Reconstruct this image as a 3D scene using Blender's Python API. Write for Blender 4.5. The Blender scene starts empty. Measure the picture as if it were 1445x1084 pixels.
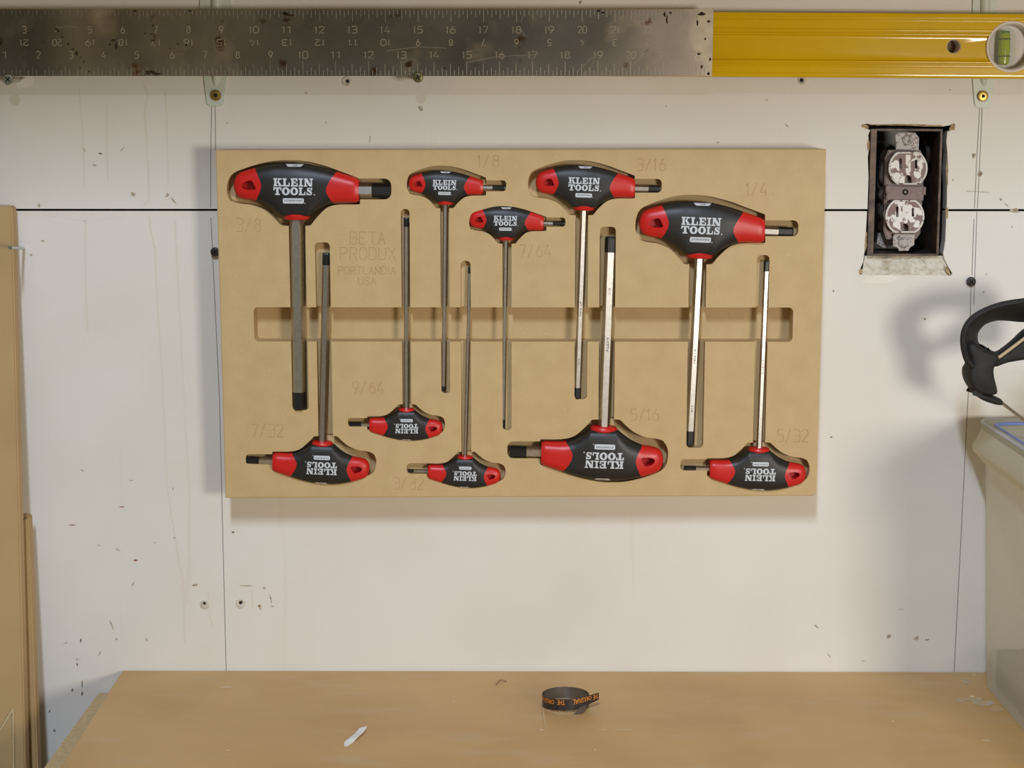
import bpy, bmesh, math, random
from mathutils import Vector, Matrix, noise
rnd = random.Random(7)
R = math.radians
SC = bpy.context.scene
COL = SC.collection

# ------------------------------------------------------------------ camera
F_PX, W_PX, H_PX = 2408.0, 1445.0, 1084.0
CAM = Vector((0.0, -1.367, 1.362))
PITCH, YAW = R(9.13), R(0.30)
cd = bpy.data.cameras.new('camera')
cd.sensor_width = 36.0
cd.lens = F_PX / W_PX * 36.0
cd.clip_start = 0.02
cam = bpy.data.objects.new('camera', cd)
cam.location = CAM
cam.rotation_euler = (R(90) - PITCH, 0, YAW)
COL.objects.link(cam)
SC.camera = cam
CROT = cam.rotation_euler.to_matrix()

# ------------------------------------------------------------------ world, lights, exposure
wd = bpy.data.worlds.new('world')
SC.world = wd
wd.use_nodes = True
wd.node_tree.nodes['Background'].inputs[0].default_value = (1.0, 0.90, 0.62, 1)
wd.node_tree.nodes['Background'].inputs[1].default_value = 0.18


def area(name, loc, target, sx, sy, power, color):
    ld = bpy.data.lights.new(name, 'AREA')
    ld.shape = 'RECTANGLE'
    ld.size, ld.size_y = sx, sy
    ld.energy = power
    ld.color = color
    o = bpy.data.objects.new(name, ld)
    o.location = loc
    o.rotation_euler = (Vector(target) - Vector(loc)).to_track_quat('-Z', 'Y').to_euler()
    COL.objects.link(o)
    return o


area('ceiling_light', (-0.12, -1.80, 2.44), (-0.12, -1.7999, 0), 0.10, 0.60, 42.0, (0.68, 0.80, 1.0))
area('work_light', (0.72, -1.42, 1.24), (-0.25, 0, 0.95), 0.24, 0.22, 8.7, (1.0, 0.94, 0.86))

vs = SC.view_settings
vs.view_transform = 'Standard'
vs.look = 'None'
vs.gamma = 1.0
vs.use_curve_mapping = False
vs.exposure = 0.0


# ------------------------------------------------------------------ pixel -> place
def ray(px, py):
    return CROT @ Vector(((px - W_PX / 2) / F_PX, -(py - H_PX / 2) / F_PX, -1.0))


def P(px, py, d=0.0):
    """the point seen at pixel px,py that stands d metres in front of the wall"""
    v = ray(px, py)
    return CAM + v * ((-d - CAM.y) / v.y)


TZ = 0.900


def T(px, py, z=TZ):
    v = ray(px, py)
    return CAM + v * ((z - CAM.z) / v.z)


# ------------------------------------------------------------------ materials
def srgb(r, g, b):
    f = lambda c: (c / 12.92 if c <= 0.04045 else ((c + 0.055) / 1.055) ** 2.4)
    return (f(r / 255), f(g / 255), f(b / 255), 1)


def mat(name, col, rough=0.5, metal=0.0, col2=None, scale=200, lo=0.35, hi=0.65, bump=0.0, bscale=600,
        stretch=None, coat=0.0, spec=0.5, detail=4):
    m = bpy.data.materials.new(name)
    m.use_nodes = True
    nt = m.node_tree
    b = nt.nodes['Principled BSDF']
    b.inputs['Base Color'].default_value = col
    b.inputs['Roughness'].default_value = rough
    b.inputs['Metallic'].default_value = metal
    b.inputs['Specular IOR Level'].default_value = spec
    b.inputs['Coat Weight'].default_value = coat
    tc = nt.nodes.new('ShaderNodeTexCoord')
    src = tc.outputs['Object']
    if stretch:
        mp = nt.nodes.new('ShaderNodeMapping')
        mp.inputs['Scale'].default_value = stretch
        nt.links.new(src, mp.inputs['Vector'])
        src = mp.outputs[0]
    m['src'] = 1
    if col2 is not None:
        add_layer(m, src, col, col2, scale, lo, hi, detail)
    if bump > 0:
        n = nt.nodes.new('ShaderNodeTexNoise')
        n.inputs['Scale'].default_value = bscale
        n.inputs['Detail'].default_value = 3
        nt.links.new(src, n.inputs['Vector'])
        bp = nt.nodes.new('ShaderNodeBump')
        bp.inputs['Strength'].default_value = bump
        bp.inputs['Distance'].default_value = 0.0005
        nt.links.new(n.outputs['Fac'], bp.inputs['Height'])
        nt.links.new(bp.outputs[0], b.inputs['Normal'])
    return m


def add_layer(m, src, col, col2, scale, lo, hi, detail=4, stretch=None):
    """mixes col2 over what the base colour is now, by noise"""
    nt = m.node_tree
    b = nt.nodes['Principled BSDF']
    if src is None:
        src = [n for n in nt.nodes if n.type == 'TEX_COORD'][0].outputs['Object']
    if stretch:
        mp = nt.nodes.new('ShaderNodeMapping')
        mp.inputs['Scale'].default_value = stretch
        nt.links.new(src, mp.inputs['Vector'])
        src = mp.outputs[0]
    n = nt.nodes.new('ShaderNodeTexNoise')
    n.inputs['Scale'].default_value = scale
    n.inputs['Detail'].default_value = detail
    nt.links.new(src, n.inputs['Vector'])
    r = nt.nodes.new('ShaderNodeMapRange')
    r.inputs['From Min'].default_value = lo
    r.inputs['From Max'].default_value = hi
    nt.links.new(n.outputs['Fac'], r.inputs['Value'])
    mx = nt.nodes.new('ShaderNodeMix')
    mx.data_type = 'RGBA'
    nt.links.new(r.outputs[0], mx.inputs['Factor'])
    inp = b.inputs['Base Color']
    if inp.is_linked:
        nt.links.new(inp.links[0].from_socket, mx.inputs[6])
    else:
        mx.inputs[6].default_value = col
    mx.inputs[7].default_value = col2
    nt.links.new(mx.outputs[2], inp)


M = {}
M['wall'] = mat('painted_wallboard', srgb(228, 223, 214), 0.55, col2=srgb(222, 216, 204), scale=9, lo=0.4, hi=0.75, bump=0.10, bscale=260)
add_layer(M['wall'], None, None, srgb(212, 200, 176), 7, 0.66, 0.92, 6, stretch=(9, 1, 0.5))
M['cavity'] = mat('dark_cavity', srgb(38, 32, 28), 0.9)
M['pencil'] = mat('pencil_line', srgb(140, 136, 132), 0.7)
M['scuff'] = mat('scuff_brown', srgb(196, 184, 164), 0.9, col2=srgb(150, 132, 110), scale=500, lo=0.42, hi=0.62)
M['scuff_dark'] = mat('scuff_dark', srgb(132, 116, 100), 0.9)
M['rustspot'] = mat('rust_spot', srgb(150, 92, 60), 0.9)
M['stain'] = mat('water_stain', srgb(221, 213, 199), 0.6)
M['patch'] = mat('bare_patch', srgb(236, 230, 218), 0.8)
M['mdf'] = mat('fibreboard', srgb(200, 173, 124), 0.62, col2=srgb(193, 165, 116), scale=60, lo=0.3, hi=0.7, bump=0.06, bscale=1500)
add_layer(M['mdf'], None, None, srgb(211, 186, 140), 420, 0.62, 0.85, 3)
add_layer(M['mdf'], None, None, srgb(184, 154, 106), 900, 0.68, 0.80, 2)
M['mdf_board'] = mat('fibreboard_sheet', srgb(184, 154, 106), 0.6, col2=srgb(175, 145, 98), scale=14, lo=0.35, hi=0.7, bump=0.04, bscale=1200)
M['mdf_edge'] = mat('fibreboard_edge', srgb(205, 184, 140), 0.8, col2=srgb(190, 166, 122), scale=300, bump=0.1)
M['bench'] = mat('fibreboard_bench', srgb(200, 164, 108), 0.42, col2=srgb(187, 149, 94), scale=10, lo=0.35, hi=0.7, bump=0.04, bscale=500, spec=0.4)
add_layer(M['bench'], None, None, srgb(196, 166, 120), 16, 0.55, 0.80, 5, stretch=(1, 3.0, 1))
M['bench_stain'] = mat('bench_smear', srgb(186, 172, 148), 0.7, col2=srgb(196, 160, 108), scale=120, lo=0.42, hi=0.6)
M['black'] = mat('black_rubber_grip', srgb(36, 35, 34), 0.42, bump=0.05, bscale=2500, spec=0.45)
M['red'] = mat('red_plastic', srgb(203, 30, 26), 0.36, spec=0.5)
M['print'] = mat('white_print', srgb(205, 210, 214), 0.6)
M['print_dark'] = mat('dark_print', srgb(40, 40, 42), 0.6)
M['steel'] = mat('nickel_steel', srgb(202, 198, 192), 0.31, 1.0, col2=srgb(190, 186, 180), scale=300)
M['blacktip'] = mat('blackened_tip', srgb(34, 33, 32), 0.38, 0.3)
M['ruler'] = mat('worn_steel_square', srgb(118, 112, 105), 0.38, 0.9, col2=srgb(92, 87, 82), scale=16, lo=0.35, hi=0.7, bump=0.03, bscale=900)
add_layer(M['ruler'], None, None, srgb(150, 140, 124), 30, 0.56, 0.85, 6)
add_layer(M['ruler'], None, None, srgb(74, 52, 34), 60, 0.64, 0.72, 8)
# lighter, browner base colour along the square's left third and at its right end
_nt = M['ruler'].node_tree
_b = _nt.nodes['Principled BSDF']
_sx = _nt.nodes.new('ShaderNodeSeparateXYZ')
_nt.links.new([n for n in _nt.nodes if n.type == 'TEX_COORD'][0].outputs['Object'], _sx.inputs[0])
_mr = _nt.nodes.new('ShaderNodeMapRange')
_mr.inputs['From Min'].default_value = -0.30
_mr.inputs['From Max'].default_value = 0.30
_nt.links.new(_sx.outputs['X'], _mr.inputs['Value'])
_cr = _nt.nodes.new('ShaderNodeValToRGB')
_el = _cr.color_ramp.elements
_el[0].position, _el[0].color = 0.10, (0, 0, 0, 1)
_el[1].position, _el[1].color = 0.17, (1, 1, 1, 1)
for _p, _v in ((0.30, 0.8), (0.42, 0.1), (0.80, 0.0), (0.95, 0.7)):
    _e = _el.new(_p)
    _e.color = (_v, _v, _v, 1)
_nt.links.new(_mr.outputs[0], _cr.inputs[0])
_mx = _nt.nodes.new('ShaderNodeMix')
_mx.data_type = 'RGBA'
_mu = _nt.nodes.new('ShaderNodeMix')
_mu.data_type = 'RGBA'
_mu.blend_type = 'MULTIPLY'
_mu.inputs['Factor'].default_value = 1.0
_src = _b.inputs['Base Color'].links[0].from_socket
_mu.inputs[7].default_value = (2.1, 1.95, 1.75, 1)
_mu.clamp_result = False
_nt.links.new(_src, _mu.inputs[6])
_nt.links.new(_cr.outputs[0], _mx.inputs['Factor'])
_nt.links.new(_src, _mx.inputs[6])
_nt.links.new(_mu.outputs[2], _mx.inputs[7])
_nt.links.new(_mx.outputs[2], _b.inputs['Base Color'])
M['rust'] = mat('rust_patch', srgb(72, 54, 36), 0.9, col2=srgb(46, 36, 28), scale=600)
M['tick'] = mat('engraved_mark', srgb(172, 163, 146), 0.6, 0.2)
M['scratch'] = mat('bright_scratch', srgb(160, 154, 142), 0.5, 0.2)
M['yellow'] = mat('yellow_paint', srgb(224, 182, 0), 0.12, col2=srgb(217, 175, 0), scale=20, spec=0.4)
M['ringwhite'] = mat('white_plastic', srgb(214, 204, 194), 0.4)
M['grommet'] = mat('worn_white_edge', srgb(226, 214, 196), 0.5)
M['dowel'] = mat('brown_inside', srgb(120, 96, 74), 0.7)
M['enamel'] = mat('white_enamel', srgb(206, 212, 198), 0.38, spec=0.35)
M['zinc'] = mat('zinc_plated', srgb(190, 190, 186), 0.25, 1.0, bump=0.1, bscale=900)
M['brass'] = mat('yellow_zinc', srgb(176, 146, 78), 0.32, 1.0)
M['greenzinc'] = mat('aged_zinc', srgb(128, 124, 88), 0.35, 0.8)
M['blackscrew'] = mat('black_phosphate', srgb(58, 56, 56), 0.5, 0.4)
M['hole'] = mat('dark_hole_shade', srgb(34, 28, 24), 0.9)
M['plaster'] = mat('torn_plaster', srgb(218, 211, 196), 0.9, col2=srgb(188, 178, 158), scale=130, lo=0.4, hi=0.65, bump=0.5, bscale=300)
M['torn'] = mat('torn_paper_edge', srgb(186, 160, 118), 0.9, col2=srgb(140, 118, 86), scale=300)
M['boxmetal'] = mat('brown_box_metal', srgb(104, 84, 72), 0.5, 0.35, col2=srgb(62, 52, 46), scale=120)
M['boxdark'] = mat('dark_box_metal', srgb(42, 42, 40), 0.4, 0.5, col2=srgb(30, 28, 26), scale=60)
M['recbrown'] = mat('brown_bakelite', srgb(122, 98, 88), 0.45, col2=srgb(104, 82, 74), scale=300)
M['recface'] = mat('flaked_paint', srgb(112, 84, 76), 0.45, col2=srgb(226, 220, 212), scale=115, lo=0.50, hi=0.53, detail=6, bump=0.15, bscale=400)
M['recrim'] = mat('white_paint_rim', srgb(226, 220, 212), 0.5, col2=srgb(122, 96, 88), scale=260, lo=0.60, hi=0.64)
M['galv'] = mat('speckled_galvanised', srgb(176, 168, 162), 0.55, 0.15, col2=srgb(120, 104, 98), scale=420, lo=0.52, hi=0.60)
M['wire'] = mat('dusty_wire', srgb(70, 62, 56), 0.6)
M['clip'] = mat('black_rubber_strap', srgb(27, 26, 25), 0.7, col2=srgb(34, 33, 31), scale=70, bump=0.08, bscale=400)
M['beige'] = mat('tan_strip', srgb(190, 168, 130), 0.5)
M['chrome'] = mat('bright_rod', srgb(200, 196, 192), 0.15, 1.0)
M['gasket'] = mat('blue_gasket', srgb(112, 126, 186), 0.45)
M['lidgrey'] = mat('lid_edge', srgb(186, 186, 190), 0.35)
M['paper'] = mat('white_paper', srgb(238, 238, 236), 0.7)
M['bandblack'] = mat('band_black', srgb(46, 42, 40), 0.35, 0.2, col2=srgb(64, 58, 54), scale=400)
M['bandsilver'] = mat('band_silver', srgb(150, 150, 152), 0.3, 0.9)
M['orange'] = mat('orange_print', srgb(232, 146, 50), 0.5)
M['floor'] = mat('concrete_floor', srgb(130, 126, 120), 0.7, col2=srgb(112, 108, 102), scale=6, bump=0.1)
M['thread'] = mat('pale_thread', srgb(226, 210, 176), 0.7)
M['shaving'] = mat('brown_shaving', srgb(150, 112, 84), 0.6)
M['bubble'] = mat('bubble_green', srgb(60, 120, 60), 0.2)


def glassy(name, col, alpha, rough=0.15):
    m = bpy.data.materials.new(name)
    m.use_nodes = True
    b = m.node_tree.nodes['Principled BSDF']
    b.inputs['Base Color'].default_value = col
    b.inputs['Roughness'].default_value = rough
    b.inputs['Alpha'].default_value = alpha
    return m


M['clear'] = glassy('clear_acrylic', srgb(204, 212, 190), 0.14, 0.08)
M['vial'] = glassy('vial_liquid', srgb(164, 182, 12), 0.94, 0.15)


def frosted(name, col, clear, thin=0.5):
    m = bpy.data.materials.new(name)
    m.use_nodes = True
    nt = m.node_tree
    nt.nodes.remove(nt.nodes['Principled BSDF'])
    d, t, c, gl = [nt.nodes.new(k_) for k_ in ('ShaderNodeBsdfDiffuse', 'ShaderNodeBsdfTranslucent', 'ShaderNodeBsdfTransparent', 'ShaderNodeBsdfGlossy')]
    for q_ in (d, t):
        q_.inputs[0].default_value = col
    gl.inputs['Roughness'].default_value = 0.3
    a_, b_, e_ = [nt.nodes.new('ShaderNodeMixShader') for _ in range(3)]
    a_.inputs[0].default_value = thin
    nt.links.new(d.outputs[0], a_.inputs[1])
    nt.links.new(t.outputs[0], a_.inputs[2])
    b_.inputs[0].default_value = clear
    nt.links.new(a_.outputs[0], b_.inputs[1])
    nt.links.new(c.outputs[0], b_.inputs[2])
    e_.inputs[0].default_value = 0.04
    nt.links.new(b_.outputs[0], e_.inputs[1])
    nt.links.new(gl.outputs[0], e_.inputs[2])
    nt.links.new(e_.outputs[0], nt.nodes['Material Output'].inputs[0])
    return m


M['tub'] = frosted('frosted_plastic', srgb(253, 250, 236), 0.60, 0.25)
M['lid'] = frosted('lid_plastic', srgb(206, 208, 190), 0.30, 0.4)
M['tubflap'] = frosted('frosted_flap', srgb(238, 235, 216), 0.20, 0.35)


# ------------------------------------------------------------------ object helpers
def tag(o, label=None, cat=None, group=None, kind=None):
    if label:
        o['label'] = label
    if cat:
        o['category'] = cat
    if group:
        o['group'] = group
    if kind:
        o['kind'] = kind
    return o


def empty(name, loc):
    o = bpy.data.objects.new(name, None)
    o.empty_display_size = 0.02
    o.location = loc
    COL.objects.link(o)
    return o


def wloc(o):
    v = Vector((0, 0, 0))
    while o is not None:
        v += o.location
        o = o.parent
    return v


def link(name, me, m, parent=None, base=None, smooth=None):
    """me is in world coordinates; the object gets its origin at base (or its parent's place)"""
    o = bpy.data.objects.new(name, me)
    if m is not None and len(me.materials) == 0:
        me.materials.append(m)
    if smooth is not None:
        for p in me.polygons:
            p.use_smooth = True
        me.set_sharp_from_angle(angle=R(smooth))
    COL.objects.link(o)
    if parent is not None:
        o.parent = parent
        me.transform(Matrix.Translation(-wloc(parent)))
    else:
        if base is None:
            xs = [v.co for v in me.vertices]
            base = Vector(((min(c.x for c in xs) + max(c.x for c in xs)) / 2, (min(c.y for c in xs) + max(c.y for c in xs)) / 2, min(c.z for c in xs)))
        o.location = base
        me.transform(Matrix.Translation(-Vector(base)))
    return o


def from_bm(bm, name='mesh', recalc=True):
    if recalc:
        bmesh.ops.recalc_face_normals(bm, faces=bm.faces)
    me = bpy.data.meshes.new(name)
    bm.to_mesh(me)
    bm.free()
    return me


def bm_box(bm, x0, x1, y0, y1, z0, z1, bevel=0.0):
    vs_ = [bm.verts.new((x, y, z)) for x in (x0, x1) for y in (y0, y1) for z in (z0, z1)]
    fs = [bm.faces.new([vs_[i] for i in q]) for q in ((0, 1, 3, 2), (4, 6, 7, 5), (0, 4, 5, 1), (2, 3, 7, 6), (0, 2, 6, 4), (1, 5, 7, 3))]
    if bevel > 0:
        bmesh.ops.bevel(bm, geom=list({e for f in fs for e in f.edges}), offset=bevel, segments=2, affect='EDGES', profile=0.5)


def bm_prism(bm, poly, ya, yb):
    """poly: list of (x, z); extruded from y=ya to y=yb"""
    a = [bm.verts.new((p[0], ya, p[1])) for p in poly]
    b = [bm.verts.new((p[0], yb, p[1])) for p in poly]
    bm.faces.new(a)
    bm.faces.new(list(reversed(b)))
    n = len(poly)
    for i in range(n):
        j = (i + 1) % n
        bm.faces.new((a[i], b[i], b[j], a[j]))


def bm_prism_px(bm, pts, d0, d1, dp=None):
    """pixel outline, traced where it stands (depth dp), as a slab from d0 (back) to d1 (front)"""
    dp = d1 if dp is None else dp
    poly = [(P(x, y, dp).x, P(x, y, dp).z) for x, y in pts]
    bm_prism(bm, poly, -d1, -d0)


def bm_tube(bm, pts, rad, n=8, caps=True):
    pts = [Vector(p) for p in pts]
    rads = rad if isinstance(rad, (list, tuple)) else [rad] * len(pts)
    rings = []
    up = None
    for i, p in enumerate(pts):
        t = (pts[min(i + 1, len(pts) - 1)] - pts[max(i - 1, 0)]).normalized()
        if up is None:
            up = Vector((0, 0, 1)) if abs(t.z) < 0.9 else Vector((1, 0, 0))
        u = (up - t * up.dot(t)).normalized()
        up = u
        w = t.cross(u)
        rings.append([bm.verts.new(p + (u * math.cos(a) + w * math.sin(a)) * rads[i]) for a in [2 * math.pi * k / n for k in range(n)]])
    for a, b in zip(rings, rings[1:]):
        for k in range(n):
            bm.faces.new((a[k], a[(k + 1) % n], b[(k + 1) % n], b[k]))
    if caps:
        bm.faces.new(list(reversed(rings[0])))
        bm.faces.new(rings[-1])


def bm_lathe_y(bm, cx, cz, prof, n=32, cap0=True, cap1=True):
    """prof: list of (d, r): turned about an axis square to the wall"""
    rings = [[bm.verts.new((cx + r * math.cos(2 * math.pi * k / n), -d, cz + r * math.sin(2 * math.pi * k / n))) for k in range(n)] for d, r in prof]
    for a, b in zip(rings, rings[1:]):
        for k in range(n):
            bm.faces.new((a[k], a[(k + 1) % n], b[(k + 1) % n], b[k]))
    if cap0:
        bm.faces.new(rings[0])
    if cap1:
        bm.faces.new(list(reversed(rings[-1])))


def boolean(me, cutter, self_=False, op='DIFFERENCE'):
    a = bpy.data.objects.new('a', me)
    b = bpy.data.objects.new('b', cutter)
    COL.objects.link(a)
    COL.objects.link(b)
    md = a.modifiers.new('b', 'BOOLEAN')
    md.operation = op
    md.solver = 'EXACT'
    md.use_self = self_
    md.object = b
    dg = bpy.context.evaluated_depsgraph_get()
    dg.update()
    out = bpy.data.meshes.new_from_object(a.evaluated_get(dg))
    bpy.data.objects.remove(a)
    bpy.data.objects.remove(b)
    return out


def modmesh(me, setup):
    a = bpy.data.objects.new('a', me)
    COL.objects.link(a)
    setup(a)
    dg = bpy.context.evaluated_depsgraph_get()
    dg.update()
    out = bpy.data.meshes.new_from_object(a.evaluated_get(dg))
    bpy.data.objects.remove(a)
    return out


def rrect(x0, x1, z0, z1, r, n=6):
    out = []
    for cx, cz, a0 in ((x1 - r, z1 - r, 0), (x0 + r, z1 - r, 90), (x0 + r, z0 + r, 180), (x1 - r, z0 + r, 270)):
        for k in range(n + 1):
            a = R(a0 + 90 * k / n)
            out.append((cx + r * math.cos(a), cz + r * math.sin(a)))
    return out


# ------------------------------------------------------------------ single-stroke lettering (4 wide, 6 high)
GL = {
    '0': [[(0, 1), (0, 5), (1, 6), (3, 6), (4, 5), (4, 1), (3, 0), (1, 0), (0, 1)]],
    '1': [[(0.8, 4.9), (2, 6), (2, 0)]],
    '2': [[(0, 5), (0.5, 5.7), (1.2, 6), (2.8, 6), (3.7, 5.5), (4, 4.7), (3.7, 3.7), (0, 0), (4, 0)]],
    '3': [[(0.1, 6), (3.2, 6), (4, 5.3), (4, 4), (3.2, 3.2), (1.4, 3.2)], [(3.2, 3.2), (4, 2.4), (4, 0.8), (3.2, 0), (0.1, 0)]],
    '4': [[(2.2, 6), (0, 1.6), (4, 1.6)], [(3, 3), (3, 0)]],
    '5': [[(3.8, 6), (0.4, 6), (0.1, 3.4), (2.8, 3.5), (3.8, 2.8), (4, 1.6), (3.4, 0.4), (2.4, 0), (0.1, 0)]],
    '6': [[(2.6, 6), (0.6, 3.4), (0, 2), (0.4, 0.6), (1.4, 0), (2.8, 0), (3.8, 0.8), (4, 2), (3.4, 3.2), (2.4, 3.6), (0.8, 3.2)]],
    '7': [[(0, 6), (4, 6), (1.4, 0)]],
    '8': [[(2, 3.3), (0.8, 3.7), (0.3, 4.7), (0.8, 5.6), (2, 6), (3.2, 5.6), (3.7, 4.7), (3.2, 3.7), (2, 3.3), (0.6, 2.8), (0, 1.7), (0.5, 0.5), (2, 0), (3.5, 0.5), (4, 1.7), (3.4, 2.8), (2, 3.3)]],
    '9': [[(1.4, 0), (3.4, 2.6), (4, 4), (3.6, 5.4), (2.6, 6), (1.2, 6), (0.2, 5.2), (0, 4), (0.6, 2.8), (1.6, 2.4), (3.2, 2.8)]],
    '/': [[(0, -0.3), (3.2, 6.2)]],
    'A': [[(0, 0), (2, 6), (4, 0)], [(0.7, 2), (3.3, 2)]],
    'B': [[(0, 0), (0, 6), (2.8, 6), (3.6, 5.3), (3.6, 4), (2.8, 3.2), (0, 3.2)], [(2.8, 3.2), (3.9, 2.4), (4, 0.9), (3, 0), (0, 0)]],
    'D': [[(0, 0), (0, 6), (2.4, 6), (3.6, 5.2), (4, 4), (4, 2), (3.6, 0.8), (2.4, 0), (0, 0)]],
    'E': [[(3.6, 0), (0, 0), (0, 6), (3.6, 6)], [(0, 3.1), (2.8, 3.1)]],
    'I': [[(2, 0), (2, 6)]],
    'L': [[(0.3, 6), (0.3, 0), (3.8, 0)]],
    'N': [[(0, 0), (0, 6), (4, 0), (4, 6)]],
    'O': [[(0, 1.4), (0, 4.6), (0.9, 5.8), (2, 6), (3.1, 5.8), (4, 4.6), (4, 1.4), (3.1, 0.2), (2, 0), (0.9, 0.2), (0, 1.4)]],
    'P': [[(0, 0), (0, 6), (2.8, 6), (3.8, 5.2), (3.8, 3.8), (2.8, 3), (0, 3)]],
    'R': [[(0, 0), (0, 6), (2.8, 6), (3.8, 5.2), (3.8, 3.8), (2.8, 3), (0, 3)], [(2.2, 3), (4, 0)]],
    'S': [[(3.8, 5), (3, 5.9), (1.2, 6), (0.2, 5.2), (0.3, 3.9), (1.4, 3.2), (2.8, 2.8), (3.8, 2), (3.8, 0.8), (2.8, 0), (1, 0), (0.1, 0.9)]],
    'T': [[(0, 6), (4, 6)], [(2, 6), (2, 0)]],
    'U': [[(0, 6), (0, 1.4), (0.8, 0.2), (2, 0), (3.2, 0.2), (4, 1.4), (4, 6)]],
    'X': [[(0, 0), (4, 6)], [(0, 6), (4, 0)]],
}


def text_strokes(s, x0, x1, y0, y1, gap=0.38):
    """polylines of s fitted into the box, y0 the top and y1 the base line (pixels or any units)"""
    n = len(s)
    widths = [(0.35 if c in '1I' else 1.0) for c in s]
    tot = sum(widths) + gap * (n - 1)
    u = (x1 - x0) / tot
    out = []
    x = x0
    for c, w in zip(s, widths):
        for st in GL[c]:
            if w < 1:
                out.append([(x + (p[0] - 1.2) / 1.6 * w * u, y1 + (y0 - y1) * p[1] / 6) for p in st])
            else:
                out.append([(x + p[0] / 4 * w * u, y1 + (y0 - y1) * p[1] / 6) for p in st])
        x += (w + gap) * u
    return out


# ================================================================== THE SETTING
SEAM = 296.5
zs = P(722, SEAM).z
wall = tag(empty('wall_back', (0, 0.0, 0)), 'off-white painted wallboard wall with a dark horizontal joint and pencil lines', None, None, 'structure')
g = 0.0009
up_hole = [(1336, SEAM), (1336.5, 262), (1335, 240), (1337, 216), (1335.5, 200), (1337, 186), (1344, 183), (1348, 180), (1345, 176), (1330, 178.5), (1308, 176.5),
           (1288, 177.5), (1260, 176), (1238, 177), (1224, 174.5), (1216, 176), (1221, 180), (1228, 184), (1225, 191), (1227, 203), (1224.5, 222), (1225.5, 250), (1224, SEAM)]
lo_hole = [(1223.5, SEAM), (1222, 325), (1220.5, 352), (1219, 362), (1218, 370), (1214.5, 378), (1213, 387.5), (1250, 388.5), (1290, 388), (1325, 388.5), (1342, 389),
           (1344, 386), (1338, 376), (1333, 366), (1331, 358), (1334, 340), (1335, 315), (1335.5, SEAM)]


def wl(pts):
    return [(P(x, y).x, P(x, y).z) for x, y in pts]


bm = bmesh.new()
uh = wl(up_hole)
uh[0] = (uh[0][0], zs + g)
uh[-1] = (uh[-1][0], zs + g)
bm_prism(bm, [(1.3, zs + g), (1.3, 2.5), (-1.3, 2.5), (-1.3, zs + g)] + list(reversed(uh)), 0.0, 0.013)
tag(link('panel', from_bm(bm), M['wall'], wall))
bm = bmesh.new()
lh = wl(lo_hole)
lh[0] = (lh[0][0], zs - g)
lh[-1] = (lh[-1][0], zs - g)
bm_prism(bm, [(-1.3, zs - g), (-1.3, 0.0), (1.3, 0.0), (1.3, zs - g)] + list(reversed(lh)), 0.0, 0.013)
link('panel', from_bm(bm), M['wall'], wall)
bm = bmesh.new()
bm_box(bm, -1.3, 1.3, 0.062, 0.07, 0, 2.5)
link('backing', from_bm(bm), M['cavity'], wall)
# pencil lines
LINES = [[(298.6, 150), (297.2, 230), (297.4, 293)], [(303.6, 150), (304.2, 213)], [(297.6, 307), (302, 400), (309.6, 560), (315, 780), (319.2, 947)],
         [(1382.5, 152), (1378, 230), (1375.2, 294)], [(1386, 152), (1382.5, 230), (1379.3, 294)], [(1374.4, 309), (1371.6, 388)], [(1378.6, 299), (1375.2, 400), (1374, 430)],
         [(1370.3, 405), (1366.4, 555), (1356, 760), (1346.4, 948)]]
for L in LINES:
    bm = bmesh.new()
    prev = None
    for x, y in L:
        a, b = P(x - 0.55, y, 0.00012), P(x + 0.55, y, 0.00012)
        cur = (bm.verts.new(a), bm.verts.new(b))
        if prev:
            bm.faces.new((prev[0], prev[1], cur[1], cur[0]))
        prev = cur
    link('pencil_line', from_bm(bm, recalc=False), M['pencil'], wall)


def blot(bm, cx, cy, rx, ry, ang, d=0.00015, n=9, jag=0.35):
    vs_ = []
    for k in range(n):
        a = 2 * math.pi * k / n
        q = 1 + rnd.uniform(-jag, jag)
        x, y = rx * math.cos(a) * q, ry * math.sin(a) * q
        c, s = math.cos(ang), math.sin(ang)
        vs_.append(bm.verts.new(P(cx + x * c - y * s, cy + x * s + y * c, d)))
    bm.faces.new(vs_)


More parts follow.
